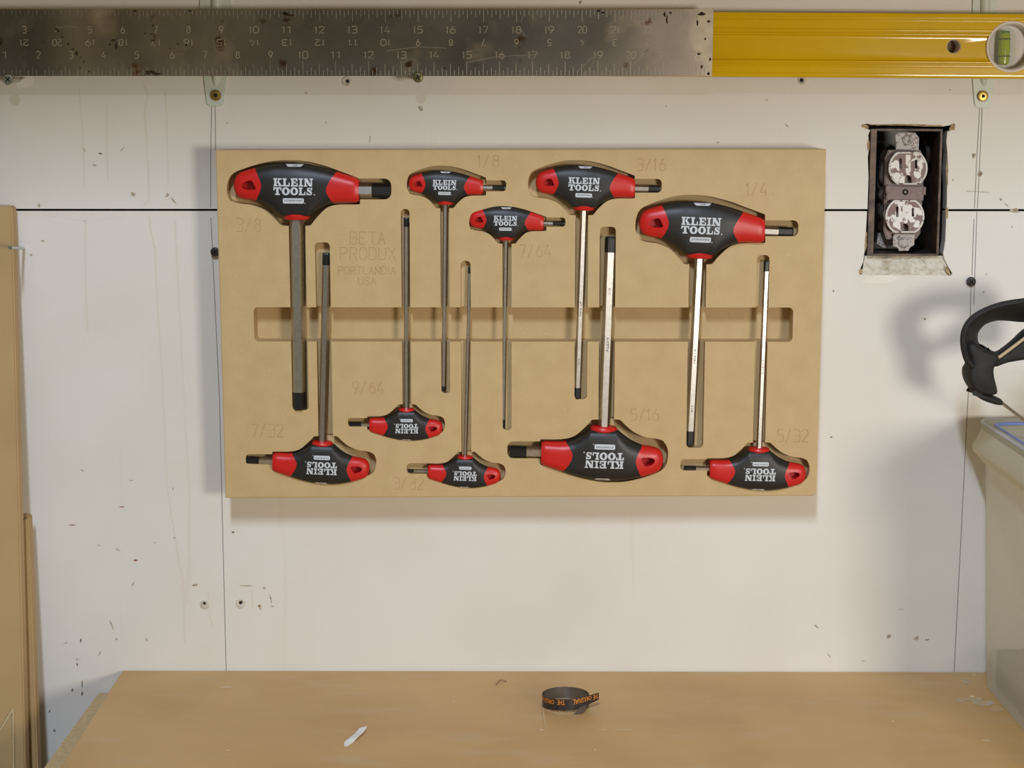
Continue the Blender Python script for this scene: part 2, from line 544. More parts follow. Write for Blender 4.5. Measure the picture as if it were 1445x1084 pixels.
# flecks, nicks and stains on the wall where the photograph has them
bm = bmesh.new()
for (x, y, rx, ry, a) in [(55, 290, 3.2, 4, 0), (158, 883, 2, 11, -0.5), (164, 902, 3, 2, 0.5), (141, 922, 1.3, 6, 0.5), (207, 903, 2, 3.5, -0.5), (92, 908, 5, 0.8, -0.4),
                          (119, 212, 5, 1.2, 1.2), (142, 216, 3, 1, 0.2), (133, 233, 4, 2, 0), (173, 210, 8, 0.8, -0.9), (60, 340, 4, 1.5, 0.3), (44, 360, 3, 3, 0),
                          (116, 664, 4, 1, 0.6), (185, 678, 4, 1, 0), (244, 690, 2, 4, 0), (218, 766, 2.5, 1.2, 0), (140, 770, 3, 2.4, 0.3), (166, 776, 5, 1.2, 0.5),
                          (188, 824, 1.2, 6, 0.5), (109, 930, 2, 2, 0), (276, 826, 6, 2, 0), (348, 827, 14, 1.4, 0), (373, 830, 2.5, 2.5, 0), (382, 845, 1.2, 8, -0.2),
                          (385, 856, 5, 0.8, 0.2), (367, 858, 1.6, 5, -0.5), (1082, 141, 4, 1, 0.7), (1110, 177, 5, 1, 0.8), (1374, 220, 4, 6, 0.2), (1383, 245, 5, 6.5, 0),
                          (1367, 270, 5, 0.8, 0.05), (1385, 271, 18, 0.7, 0.05), (1412, 281, 2.5, 3, 0), (1420, 289, 5, 1, 0.7), (1432, 297, 8, 5, 0), (1428, 320, 2, 2, 0),
                          (1392, 387, 2, 1.4, 0), (1254, 899, 3, 6, 0.4), (1293, 901, 4, 5, 0.4), (1308, 903, 4, 2, 0), (1152, 884, 8, 2, 0.8), (1170, 925, 6, 1.4, 0.9),
                          (1271, 860, 4, 0.9, 0), (1218, 933, 4, 0.8, 0), (594, 153, 5, 7, 0), (522, 196, 1, 9, 0.1), (432, 131, 3, 2, 0), (460, 173, 4, 1, 0.7),
                          (321, 174, 2, 1, 0.4), (940, 150, 2, 1, 0), (1013, 201, 3, 1, 0), (245, 283, 8, 1.6, 0.9), (188, 274, 5, 4, 0.5), (236, 275, 3, 5, 0.5)]:
    blot(bm, x, y, rx * 0.72, ry * 0.72, a)
tag(link('nicks', from_bm(bm, recalc=False), M['scuff'], wall), kind='stuff')
bm = bmesh.new()
for (x, y, rx, ry, a) in [(114, 904, 1.2, 2.6, 0), (109, 938, 1.2, 2.4, 0), (116, 965, 1, 5, 0), (116, 979, 1.4, 2.6, 0), (102, 974, 1.4, 2.4, 0), (77, 1031, 1.8, 1.6, 0), (70, 1004, 1.4, 2, 0.5),
                          (329, 751, 1.6, 1.6, 0), (246, 759, 1, 1, 0), (141, 217, 2.6, 0.8, 0.2), (1305, 450, 1.4, 1.4, 0), (1173, 617, 1.6, 1.3, 0), (1345, 254, 1, 1.2, 0),
                          (1388, 412, 1, 1, 0), (1341, 127, 1, 1, 0), (1383, 246, 2, 3, 0.4), (1176, 411, 1.2, 1.2, 0), (819, 3, 2, 2, 0), (766, 950, 1.6, 1, 0), (1373, 219, 1.2, 2, 0)]:
    blot(bm, x, y, rx, ry, a, 0.00022)
tag(link('dark_nicks', from_bm(bm, recalc=False), M['scuff_dark'], wall), kind='stuff')
bm = bmesh.new()
for (x, y, rx, ry, a) in [(172, 715.5, 3.4, 1, 0), (191, 791, 3.4, 1.2, 0), (102, 741, 4, 0.9, 0), (366, 855, 1.8, 1.8, 0)]:
    blot(bm, x, y, rx, ry, a, 0.0002)
tag(link('rust_spots', from_bm(bm, recalc=False), M['rustspot'], wall), kind='stuff')
bm = bmesh.new()
for L, w in [([(203, 120), (208, 135), (204, 160), (208, 200), (210, 282), (200, 293)], 1.4), ([(112, 125), (116, 180), (121, 293)], 1.2), ([(234, 130), (236, 200), (238, 280)], 1.2),
             ([(210, 305), (214, 330), (218, 350), (230, 560), (236, 690), (258, 820), (263, 940)], 1.6), ([(247, 310), (252, 420), (262, 600), (268, 700), (262, 900)], 1.5), ([(120, 310), (124, 520)], 1.5),
             ([(150, 150), (153, 290)], 1.2), ([(278, 835), (294, 838), (296, 870), (303, 890)], 1.5), ([(356, 832), (357, 865)], 1.2), ([(60, 303), (120, 312), (190, 306)], 2)]:
    prev = None
    for i in range(len(L) - 1):
        for k in range(4):
            t = k / 4
            x = L[i][0] * (1 - t) + L[i + 1][0] * t + rnd.uniform(-0.7, 0.7)
            y = L[i][1] * (1 - t) + L[i + 1][1] * t
            ww = w * rnd.uniform(0.6, 1.2)
            cur = (bm.verts.new(P(x - ww, y, 0.0001)), bm.verts.new(P(x + ww, y, 0.0001)))
            if prev:
                bm.faces.new((prev[0], prev[1], cur[1], cur[0]))
            prev = cur
tag(link('drip_stains', from_bm(bm, recalc=False), M['stain'], wall), kind='stuff')
# torn paper edges and crumbled plaster around the cut-out
bm = bmesh.new()
nx, ny = 40, 12
gr = []
for j in range(ny + 1):
    row = []
    for i in range(nx + 1):
        x = 1216 + 124 * i / nx
        y = 361 + 28 * j / ny
        x += (1 - j / ny) * (4 if i < nx / 2 else -7)
        q = noise.noise(Vector((x * 0.13, y * 0.16, 1.7))) * 0.6 + noise.noise(Vector((x * 0.4, y * 0.4, 9))) * 0.4
        row.append(bm.verts.new(P(x, y, -0.0035 + 0.0028 * q + 0.0016 * j / ny)))
    gr.append(row)
for j in range(ny):
    for i in range(nx):
        bm.faces.new((gr[j][i], gr[j][i + 1], gr[j + 1][i + 1], gr[j + 1][i]))
link('torn_plaster', from_bm(bm, recalc=False), M['plaster'], wall)
bm = bmesh.new()
for (x, y, rx, ry, a) in [(1221, 178.5, 6, 2.4, 0.2), (1344, 179.5, 3.5, 5, 0.5), (1337, 382, 2.4, 7, -0.6), (1214.5, 383, 2.5, 4, 0.2), (1270, 176, 40, 1.1, 0), (1310, 177.5, 26, 1.2, 0.02),
                          (1225.5, 205, 1.4, 8, 0), (1337, 240, 1.2, 22, 0), (1336, 300, 2, 8, 0), (1222, 340, 1.2, 14, 0.05)]:
    blot(bm, x, y, rx, ry, a, 0.0005, 14, 0.3)
tag(link('torn_edge', from_bm(bm, recalc=False), M['torn'], wall), kind='stuff')
bm = bmesh.new()
blot(bm, 1243, 394, 28, 6, -0.05, 0.00018, 12, 0.15)
blot(bm, 33, 114, 15, 11, 0, 0.00018, 12, 0.15)
tag(link('bare_patch', from_bm(bm, recalc=False), M['patch'], wall), kind='stuff')
bm = bmesh.new()
blot(bm, 25, 110.5, 10, 3, 0, 0.0004, 11, 0.3)
link('chipped_spot', from_bm(bm, recalc=False), M['scuff'], wall)


def bullet_hole(px, py, r, rimmat, r_in=0.55, dx=0.0, dy=0.0):
    """a pulled screw hole: raised crumbled rim round a dark pit"""
    c = P(px, py)
    k = 1 / 1790.0
    bm = bmesh.new()
    n = 16
    rings = []
    for (rr, d) in ((1.35, 0.0001), (1.05, 0.0008), (0.75, 0.0005), (r_in, 0.0002)):
        rings.append([bm.verts.new((c.x + (rr * r * (1 + rnd.uniform(-0.12, 0.12)) * math.cos(2 * math.pi * q / n) + dx * (1.35 - rr)) * k, -d,
                                    c.z + (rr * r * (1 + rnd.uniform(-0.12, 0.12)) * math.sin(2 * math.pi * q / n) + dy * (1.35 - rr)) * k)) for q in range(n)])
    for a, b in zip(rings, rings[1:]):
        for q in range(n):
            bm.faces.new((a[q], a[(q + 1) % n], b[(q + 1) % n], b[q]))
    link('screw_hole_rim', from_bm(bm), M[rimmat], wall, smooth=60)
    bm = bmesh.new()
    vs_ = [bm.verts.new((v.x, -0.00015, v.z)) for v in [Vector((c.x + (r_in * r * 1.1 * math.cos(2 * math.pi * q / n) + dx * 0.8) * k, 0, c.z + (r_in * r * 1.1 * math.sin(2 * math.pi * q / n) + dy * 0.8) * k)) for q in range(n)]]
    bm.faces.new(vs_)
    link('screw_hole', from_bm(bm, recalc=False), M['hole'], wall)


bullet_hole(488.5, 114.5, 5, 'plaster', 0.5, 2, 0)
bullet_hole(1131, 113, 4.6, 'plaster', 0.6)
bullet_hole(288.5, 854, 5, 'plaster', 0.42, 0, 3)
bullet_hole(339.5, 852, 5.5, 'plaster', 0.5, 0, 2)

bm = bmesh.new()
bm_box(bm, -1.3, 1.3, -2.2, 0.0, -0.04, 0.0)
tag(link('floor', from_bm(bm), M['floor'], base=(0, 0, 0)), 'grey concrete floor under the bench', None, None, 'structure')

# shelf carried by the two brackets, its underside above the frame
bm = bmesh.new()
bm_box(bm, -1.0, 1.0, -0.42, -0.0005, 1.60, 1.618, 0.001)
tag(link('wall_shelf', from_bm(bm), M['mdf_edge']), 'fibreboard wall shelf above the steel square, carried by the white brackets', 'shelf')

# ================================================================== WORKBENCH
pa, pb = T(172, 947), T(85, 1084)
dirv = (pb - pa) / (pb.y - pa.y)
bench = tag(empty('workbench', (0.1, -0.3, 0)), 'tan fibreboard workbench top running along the wall below the tool tray', 'workbench')
bm = bmesh.new()
YF = -0.62
x_at = lambda y: pa.x + dirv.x * (y - pa.y)
top = [(x_at(-0.0008), -0.0008), (1.25, -0.0008), (1.25, YF), (x_at(YF), YF)]


def bm_slab(bm, poly, z0, z1):
    a = [bm.verts.new((p[0], p[1], z0)) for p in poly]
    b = [bm.verts.new((p[0], p[1], z1)) for p in poly]
    bm.faces.new(a)
    bm.faces.new(list(reversed(b)))
    for i in range(len(poly)):
        j = (i + 1) % len(poly)
        bm.faces.new((a[i], b[i], b[j], a[j]))


bm_slab(bm, top, TZ - 0.0185, TZ)
bmesh.ops.bevel(bm, geom=[e for e in bm.edges if all(v.co.z > TZ - 0.001 for v in e.verts)], offset=0.0008, segments=2, affect='EDGES')
link('bench_top', from_bm(bm), M['bench'], bench)
ZL = TZ - 0.0190
q0, q1, q2, q3 = T(139, 978, ZL), T(156, 978, ZL), T(62, 1084, ZL), T(104, 1084, ZL)
ex = 1.9
bm = bmesh.new()
bm_slab(bm, [(q0.x, q0.y), (q1.x + 0.02, q1.y), (q3.x + 0.04, q3.y), (q3.x + 0.04, YF), (q2.x + (q2.x - q0.x) / (q2.y - q0.y) * (YF - q2.y), YF)], TZ - 0.038, ZL)
link('under_layer', from_bm(bm), M['mdf_edge'], bench, None)
for x in (-0.20, 1.1):
    for y in (-0.08, -0.52):
        bm = bmesh.new()
        bm_box(bm, x - 0.04, x + 0.04, y - 0.04, y + 0.04, 0, TZ - 0.0385, 0.002)
        link('leg', from_bm(bm), M['mdf_edge'], bench)
bm = bmesh.new()
bm_box(bm, -0.24, 1.2, -0.56, -0.04, TZ - 0.0384, TZ - 0.0188)
link('sub_top', from_bm(bm), M['mdf_edge'], bench)


def blot_t(bm, cx, cy, rx, ry, n=12, jag=0.3, z=TZ + 0.00012):
    bm.faces.new([bm.verts.new(T(cx + rx * math.cos(2 * math.pi * k / n) * (1 + rnd.uniform(-jag, jag)), cy + ry * math.sin(2 * math.pi * k / n) * (1 + rnd.uniform(-jag, jag)), z)) for k in range(n)])


bm = bmesh.new()
for a in [(1373, 986, 13, 4), (1388, 993, 16, 4), (1366, 962, 7, 4), (1406, 1000, 9, 4), (1354, 989, 7, 3)]:
    blot_t(bm, *a)
tag(link('glue_smear', from_bm(bm, recalc=False), M['bench_stain'], bench), kind='stuff')
bm = bmesh.new()
for a in [(1372, 983, 3.4, 1.3), (1375, 952.5, 1.6, 0.8), (1260, 1018, 1.4, 1), (1391, 1045, 6, 0.7), (840, 1058, 2, 0.8), (764, 1030, 4, 0.6), (880, 1030, 16, 0.4), (850, 1030, 6, 0.4), (322, 1059, 2, 0.8),
          (640, 990, 1.6, 0.5), (320, 970, 9, 0.6), (1000, 990, 1, 0.5)]:
    blot_t(bm, *a, z=TZ + 0.0002)
tag(link('pale_specks', from_bm(bm, recalc=False), M['thread'], bench), kind='stuff')

# ================================================================== SHEETS OF FIBREBOARD LEANING AT THE LEFT
def board(name, label, pr_top, d_top, pr_bot, d_bot, thick, width, zbot, m):
    """right-hand front edge runs from pixel pr_top to pixel pr_bot"""
    a, b = P(*pr_top, d_top), P(*pr_bot, d_bot)
    s = (b - a) / (b.z - a.z)
    bot = a + s * (zbot - a.z)
    bm = bmesh.new()
    fr = [a, bot]
    bk = [a + Vector((0, thick, 0)), bot + Vector((0, thick, 0))]
    lf = [v + Vector((-width, 0, 0)) for v in fr]
    lb = [v + Vector((-width, 0, 0)) for v in bk]
    v = [bm.verts.new(c) for c in (fr[0], fr[1], bk[0], bk[1], lf[0], lf[1], lb[0], lb[1])]
    for q in ((0, 4, 5, 1), (2, 3, 7, 6), (0, 1, 3, 2), (4, 6, 7, 5), (0, 2, 6, 4), (1, 5, 7, 3)):
        bm.faces.new([v[i] for i in q])
    bmesh.ops.bevel(bm, geom=list(bm.edges), offset=0.0012, segments=2, affect='EDGES')
    o = link(name, from_bm(bm), m)
    tag(o, label, 'board')
    return o, a, s


boardA, Aa, As = board('fibreboard_sheet', 'taller tan fibreboard sheet leaning on the wall at the far left edge', (17, 291), 0.0175, (36, 1084), 0.080, 0.012, 0.30, 0.0, M['mdf_board'])
boardB, Ba, Bs = board('fibreboard_offcut', 'shorter fibreboard piece behind the tall sheet, its chipped top corner showing', (40, 729), 0.030, (52.5, 1062), 0.052, 0.012, 0.16, 0.0, M['mdf_board'])
# routed grooves low on the tall sheet (a darker raised-panel outline)
bm = bmesh.new()


def onA(px, py, off=0.0):
    v = ray(px, py)
    # front plane of sheet: contains Aa, direction As, and x axis
    nrm = Vector((1, 0, 0)).cross(As).normalized()
    if nrm.y > 0:
        nrm = -nrm
    t = (Aa + nrm * off - CAM).dot(nrm) / v.dot(nrm)
    return CAM + v * t


for L in ([(-20, 1065), (18, 1001)], [(18.5, 1001), (19.5, 1100)]):
    a, b = onA(*L[0], 0.0006), onA(*L[1], 0.0006)
    bm_tube(bm, [a, b], 0.0011, 6)
link('routed_line', from_bm(bm), M['mdf_edge'], boardA, smooth=60)
bm = bmesh.new()
a, b = P(31.5, 736, 0.0306), P(38.5, 729.5, 0.0306)
bm_tube(bm, [a, b], 0.0005, 6)
link('saw_cut', from_bm(bm), M['scuff_dark'], boardB)

# ================================================================== TOOL TRAY
DF = 0.036
corners = [P(304, 212, DF), P(1166, 210.5, DF), P(1152, 700, DF), P(318, 703, DF)]
bm = bmesh.new()
# bottom-right corner has a small knock
poly = [(c.x, c.z) for c in corners]
br = poly[2]
poly[2:3] = [(br[0], br[1] + 0.0035), (br[0] - 0.0006, br[1] + 0.0012), (br[0] - 0.003, br[1])]
bm_prism(bm, poly, -DF, -0.0004)
bmesh.ops.bevel(bm, geom=[e for e in bm.edges if all(v.co.y < -DF + 0.001 for v in e.verts)], offset=0.0007, segments=2, affect='EDGES')
tray_me = from_bm(bm)

# handle outline (units: photograph pixels of the largest handle, origin at the collar's end, y away from the blade)
UNIT = 0.0005525
TOPP = [(-87.4, 46.4), (-87.1, 50.5), (-86, 55), (-84.5, 58.8), (-82.5, 62), (-76.5, 66.3), (-67, 69.6), (-57.4, 72.6), (-42.7, 76.2), (-30.6, 78.4), (-16.8, 79.6), (-4.7, 79.6), (12.6, 78.4), (30, 75.4), (47.2, 71.2), (57.6, 68), (75, 62.8), (88.8, 58.5)]
BOTP = [(-87.4, 46.4), (-87.1, 42.5), (-86, 39), (-84.5, 35.8), (-82.5, 33.2), (-76.5, 29.6), (-67, 27.6), (-58.3, 26.6), (-49.7, 23.8), (-39.3, 19.0), (-32.4, 14.6), (-25.4, 9.6), (-18.7, 5.2), (0, 5.0), (18.7, 5.2), (24.7, 9.8), (33.4, 15.0), (43.8, 20.6), (54.2, 23.6), (64.5, 24.4), (75, 24.4), (85.3, 24.4), (88.8, 25.0)]
HZ = [(-87.4, 3.0), (-86, 7.5), (-83, 10.5), (-78, 12.6), (-60, 15.4), (-30, 18.4), (0, 19.6), (30, 18.6), (57, 17.0), (88.8, 15.6)]


def pch(tab):
    xs = [p[0] for p in tab]
    ys = [p[1] for p in tab]
    n = len(xs)
    dl = [(ys[i + 1] - ys[i]) / (xs[i + 1] - xs[i]) for i in range(n - 1)]
    m_ = [dl[0]] + [0 if dl[i - 1] * dl[i] <= 0 else 2 * dl[i - 1] * dl[i] / (dl[i - 1] + dl[i]) for i in range(1, n - 1)] + [dl[-1]]

    def f(x):
        if x <= xs[0]:
            return ys[0]
        if x >= xs[-1]:
            return ys[-1]
        i = 0
        while xs[i + 1] < x:
            i += 1
        h = xs[i + 1] - xs[i]
        t = (x - xs[i]) / h
        return (2 * t ** 3 - 3 * t * t + 1) * ys[i] + (t ** 3 - 2 * t * t + t) * h * m_[i] + (-2 * t ** 3 + 3 * t * t) * ys[i + 1] + (t ** 3 - t * t) * h * m_[i + 1]
    return f


fT, fB, fH = pch(TOPP), pch(BOTP), pch(HZ)


def ebot(x):
    ax = abs(x)
    t = min(1, max(0, (ax - 14) / 30))
    return 0.30 + 0.42 * t * t * (3 - 2 * t)


E_TOP = 0.74


def section(x, a):
    """point (y, z) of the cross-section at x; a = 0 top, pi/2 front, pi bottom"""
    yt, yb, h = fT(x), fB(x), fH(x)
    ym, H = (yt + yb) / 2, (yt - yb) / 2
    c, s = math.cos(a), math.sin(a)
    e = E_TOP if c >= 0 else ebot(x)
    y = math.copysign(abs(c) ** e, c)
    z = math.copysign(abs(s) ** e, s) * h
    if y < 0:
        ax = abs(x)
        t = min(1, max(0, (ax - 14) / 30))
        z *= 1 - (0.2 * (1 - t)) * y * y
    return ym + H * y, z, y


def zfront(x, y):
    yt, yb, h = fT(x), fB(x), fH(x)
    ym, H = (yt + yb) / 2, (yt - yb) / 2
    q = max(-1, min(1, (y - ym) / H))
    e = E_TOP if q >= 0 else ebot(x)
    c = abs(q) ** (1 / e)
    z = h * max(0, 1 - c * c) ** (e / 2)
    if q < 0:
        t = min(1, max(0, (abs(x) - 14) / 30))
        z *= 1 - (0.2 * (1 - t)) * q * q
    return z


def outline(off=0.0, n=90):
    pts = []
    for k in range(n):
        t = k / n
        x = -87.4 + (1 - math.cos(t * math.pi)) / 2 * 176.2
        pts.append((x, fT(x)))
    pts.append((88.8, fT(88.8)))
    for k in range(n):
        t = k / n
        x = 88.8 - (1 - math.cos(t * math.pi)) / 2 * 176.2
        pts.append((x, fB(x)))
    # drop near-duplicates
    out = []
    for p in pts:
        if not out or math.hypot(p[0] - out[-1][0], p[1] - out[-1][1]) > 1.0:
            out.append(p)
    if math.hypot(out[0][0] - out[-1][0], out[0][1] - out[-1][1]) < 1.0:
        out.pop()
    return out


OUTL = outline()
# name, size, blade across-flats (inch), up (handle at top), collar px, tip px, black from, short tip x, short black from, short y,
# pocket (left, right, top/bottom edge, groove x0, x1, groove end y), bit slot (end x, y0, y1), yaw of blade facets (deg), label, engraved size box
TOOLS = [
    ('3/8', 1.0, 3 / 8, True, (418.5, 310), (422, 578), 553, 551, 525, 267.5, (320, 508, 226, 407, 430.6, 579), (552, 252, 281.5), 0, (333, 368, 309, 327)),
    ('7/32', 0.79, 7 / 32, False, (455, 622.5), (461, 357), 374, 348, 366, 648, (384, 531, 682, 449, 470, 342), (347, 641, 654), 3, (355, 399, 599.5, 617)),
    ('9/64', 0.594, 9 / 64, False, (573.6, 576), (573.5, 307), 320, 493, 510, 598, (518, 628, 620.5, 568, 580.5, 295), (491, 590, 602), 0, (497, 541, 539.5, 556)),
    ('1/8', 0.594, 1 / 8, True, (628.6, 288.7), (626, 552), 545, 713, 695, 264, (574, 686, 233.7, 621, 633.5, 555), (714.5, 254.5, 270), 0, (675, 704, 219.5, 236)),
    ('7/64', 0.594, 7 / 64, True, (714, 338.9), (710, 605), 592, 797, 780, 315, (662, 771, 291, 709, 721.8, 607), (798, 307, 320), 0, (733, 777, 346, 363)),
    ('3/32', 0.594, 3 / 32, False, (656.4, 643), (663, 376), 386, 576, 584, 664, (602.6, 713.4, 687.5, 651, 665, 368), (574, 653.8, 669), 0, (555, 597, 674.5, 691)),
    ('3/16', 0.79, 3 / 16, True, (823.8, 296.8), (814.5, 563), 547, 932, 915, 264, (745, 896, 226, 812, 830, 563.5), (934, 252.5, 272), 4, (898, 939, 224.5, 241)),
    ('5/16', 1.0, 5 / 16, False, (852, 601), (862, 334), 356, 719, 743, 636, (762, 943, 680.5, 844, 866.5, 320), (716, 623, 647), 5, (890, 929, 577.5, 594)),
    ('1/4', 1.0, 1 / 4, True, (986.7, 364.4), (973, 629), 608, 1119, 1098, 324.5, (896.5, 1080, 275, 972.7, 997, 632), (1127, 311, 333.5), 3, (1054, 1082, 259, 276)),
    ('5/32', 0.79, 5 / 32, False, (1071, 631.5), (1082, 368), 383, 965, 982, 660, (997.6, 1142.5, 691, 1062, 1079.5, 360), (960, 648, 664), 3, (1097, 1140, 607, 624)),
]
AXD = 0.034     # blade axis stands this far in front of the wall


def px2w(pts, d=DF):
    return [(P(x, y, d).x, P(x, y, d).z) for x, y in pts]


cutters = []
for (nm, sz, af, upd, col, tip, tb, st, sb, sy, pk, bs, yaw, eng) in TOOLS:
    l, r, e, g0, g1, ge = pk
    depth = DF - (AXD - 19.6 * sz * UNIT) + 0.0003
    # handle pocket: outline scaled to the pocket's width, its middle on the groove
    gx = (g0 + g1) / 2
    cy = col[1]
    sgn = 1 if upd else -1
    pts = []
    hl = (gx - l) / 87.4 if upd else (r - gx) / 87.4
    hr = (r - gx) / 88.8 if upd else (gx - l) / 88.8
    bot_off = 9 * sz          # the pocket's mouth reaches a little past the collar
    hgt = abs((cy + sgn * bot_off) - e)
    for (x, y) in OUTL:
        fy = y / 79.6
        xx = x * (hl if x < 0 else hr)
        yy = (y - 5) / 74.6 * hgt
        # along the collar side the pocket follows the handle with a small gap
        if y < 0.5 * (fT(x) + fB(x)):
            w_ = min(1, max(0, (abs(x) - 16) / 30))
            w_ = w_ * w_ * (3 - 2 * w_)
            gap_ = (3.0 if x > 0 else 5.5) if upd else (5.5 if x > 0 else 10.0)
            yy = yy * (1 - w_) + ((y * sz + bot_off - gap_ * sz) if x > -82 else yy) * w_
        pts.append((gx + sgn * xx, cy + sgn * bot_off - sgn * yy))
    bm = bmesh.new()
    bm_prism(bm, px2w(pts), -DF - 0.01, -DF + depth)
    cutters.append(from_bm(bm))
    # groove for the blade
    w = px2w([(g0, cy), (g1, cy)])
    slope = (735 - gx) / 15000.0
    gxe = gx + slope * (ge - cy) + (0.6 if not upd else 0)
    hw = (g1 - g0) / 2
    a, b = px2w([(gxe - hw * 0.985, ge), (gxe + hw * 0.985, ge)])
    zin = P(gx, cy - sgn * 18, DF).z
    x0, x1 = (w[0][0] + a[0]) / 2, (w[1][0] + b[0]) / 2
    rad = min(0.0032, (x1 - x0) * 0.42)
    z0, z1 = sorted((a[1], zin))
    bm = bmesh.new()
    rp = rrect(x0, x1, z0, z1, rad, 5)
    tl = (x0 + x1) / 2
    bm_prism(bm, rp, -DF - 0.01, -DF + 0.0048 + af * 0.0254 * 0.80)
    cutters.append(from_bm(bm))
    # slot for the short blade
    ex_, by0, by1 = bs
    inx = (r - 12) if upd else (l + 12)
    q = px2w([(min(ex_, inx), by1), (max(ex_, inx), by0)])
    bm = bmesh.new()
    bm_prism(bm, rrect(q[0][0], q[1][0], q[0][1], q[1][1], (q[1][1] - q[0][1]) * 0.33, 5), -DF - 0.01, -DF + 0.0048 + af * 0.0254 * 0.80)
    cutters.append(from_bm(bm))
q = px2w([(359, 482), (1119.5, 434)])
bm = bmesh.new()
bm_prism(bm, rrect(q[0][0], q[1][0], q[0][1], q[1][1], 0.0035, 6), -DF - 0.01, -DF + 0.0185)
cutters.append(from_bm(bm))
for c in cutters:
    tray_me = boolean(tray_me, c)
# engraved lettering: cut with a round-nosed tool
strokes = []
for t in TOOLS:
    strokes += text_strokes(t[0], *t[-1])
strokes += text_strokes('BETA', 494, 543, 328, 345) + text_strokes('PRODUX', 480, 557.5, 350, 367) + text_strokes('PORTLANDIA', 477, 558, 377, 387.5) + text_strokes('USA', 505, 530, 391.5, 402)
cu = bpy.data.curves.new('engraving', 'CURVE')
cu.dimensions = '3D'
cu.bevel_depth = 0.00054
cu.bevel_resolution = 1
cu.use_fill_caps = True
jit = random.Random(3)
for st in strokes:
    if st[0] == st[-1]:
        st = st[:-1]
        cyc = True
    else:
        cyc = False
    sp = cu.splines.new('POLY')
    sp.points.add(len(st) - 1)
    for p_, (x, y) in zip(sp.points, st):
        c = P(x, y, DF)
        p_.co = (c.x + jit.uniform(-1, 1) * 2e-6, -DF + jit.uniform(0, 4e-5), c.z, 1)
    sp.use_cyclic_u = cyc
cob = bpy.data.objects.new('engraving', cu)
eng_me = bpy.data.meshes.new_from_object(cob)
bpy.data.objects.remove(cob)
tray_me = boolean(tray_me, eng_me, True)
tray_me.materials.clear()
tray = link('tool_tray', tray_me, M['mdf'], None, base=(P(735, 700).x, 0, P(735, 703, DF).z), smooth=28)
tag(tray, 'routed tan fibreboard tool tray with engraved sizes hung on the wall, holding ten hex keys', 'tool tray')


# ================================================================== T-HANDLE HEX KEYS
NR = 44


def b_left(u):
    v = u + 0.05
    return -46.6 - 11.5 * (math.sqrt(v * v + 0.03) - 0.17)


def b_right(u):
    v = u + 0.15
    return 43.6 + 14.5 * (math.sqrt(v * v + 0.03) - 0.17)


def loft(xfun, ns, cap=None, smooth=True):
    bm = bmesh.new()
    rings = []
    for i in range(ns + 1):
        ring = []
        for k in range(NR):
            a = 2 * math.pi * k / NR
            # find u by the section at a nearby x (the section's u depends on a only through its exponent)
            x = 0
            u = math.cos(a)
            u = math.copysign(abs(u) ** 0.74, u)
            x = xfun(u, i / ns)
            y, z, _ = section(x, a)
            ring.append(bm.verts.new((x, y, z)))
        rings.append(ring)
    for A, B in zip(rings, rings[1:]):
        for k in range(NR):
            bm.faces.new((A[k], A[(k + 1) % NR], B[(k + 1) % NR], B[k]))
    return bm, rings


def to_mesh(bm, sz, angle=40):
    bmesh.ops.transform(bm, matrix=Matrix.Scale(UNIT * sz, 4), verts=bm.verts)
    me = from_bm(bm)
    for p in me.polygons:
        p.use_smooth = True
    me.set_sharp_from_angle(angle=R(angle))
    return me


def quad_patch(bm, c, n=2, m_=2, eps=0.30):
    """c: four corners; a thin print lying on the grip"""
    g_ = []
    for j in range(m_ + 1):
        row = []
        for i in range(n + 1):
            s, t = i / n, j / m_
            x = (c[0][0] * (1 - s) + c[1][0] * s) * (1 - t) + (c[3][0] * (1 - s) + c[2][0] * s) * t
            y = (c[0][1] * (1 - s) + c[1][1] * s) * (1 - t) + (c[3][1] * (1 - s) + c[2][1] * s) * t
            row.append(bm.verts.new((x, y, zfront(x, y) + eps)))
        g_.append(row)
    for j in range(m_):
        for i in range(n):
            bm.faces.new((g_[j][i], g_[j][i + 1], g_[j + 1][i + 1], g_[j + 1][i]))


def rc(x0, x1, y0, y1):
    return [(x0, y0), (x1, y0), (x1, y1), (x0, y1)]


SLAB = {
    'K': [rc(0.10, 0.36, 0, 1), rc(0, 0.46, 0, 0.17), rc(0, 0.46, 0.83, 1), [(0.34, 0.36), (0.48, 0.52), (0.84, 0.90), (0.62, 0.90)], [(0.42, 0.56), (0.62, 0.68), (0.96, 0.10), (0.68, 0.10)], rc(0.54, 0.98, 0.84, 1), rc(0.58, 1.06, 0, 0.16)],
    'L': [rc(0.12, 0.42, 0, 1), rc(0, 0.56, 0.83, 1), rc(0, 0.96, 0, 0.17), rc(0.80, 0.96, 0.1, 0.46)],
    'E': [rc(0.12, 0.40, 0, 1), rc(0, 0.94, 0.83, 1), rc(0, 0.96, 0, 0.17), rc(0.3, 0.66, 0.43, 0.58), rc(0.58, 0.68, 0.33, 0.68), rc(0.78, 0.94, 0.62, 0.9), rc(0.80, 0.96, 0.1, 0.42)],
    'I': [rc(0.28, 0.72, 0, 1), rc(0, 1, 0.83, 1), rc(0, 1, 0, 0.17)],
    'N': [rc(0.10, 0.26, 0, 1), rc(0, 0.38, 0, 0.15), [(0.0, 1.0), (0.38, 1.0), (0.90, 0.0), (0.62, 0.0)], rc(0.76, 0.91, 0, 1), rc(0.64, 1.02, 0.85, 1)],
    'T': [rc(0.36, 0.66, 0, 1), rc(0, 1.02, 0.82, 1), rc(0, 0.15, 0.6, 0.9), rc(0.87, 1.02, 0.6, 0.9), rc(0.2, 0.82, 0, 0.16)],
}


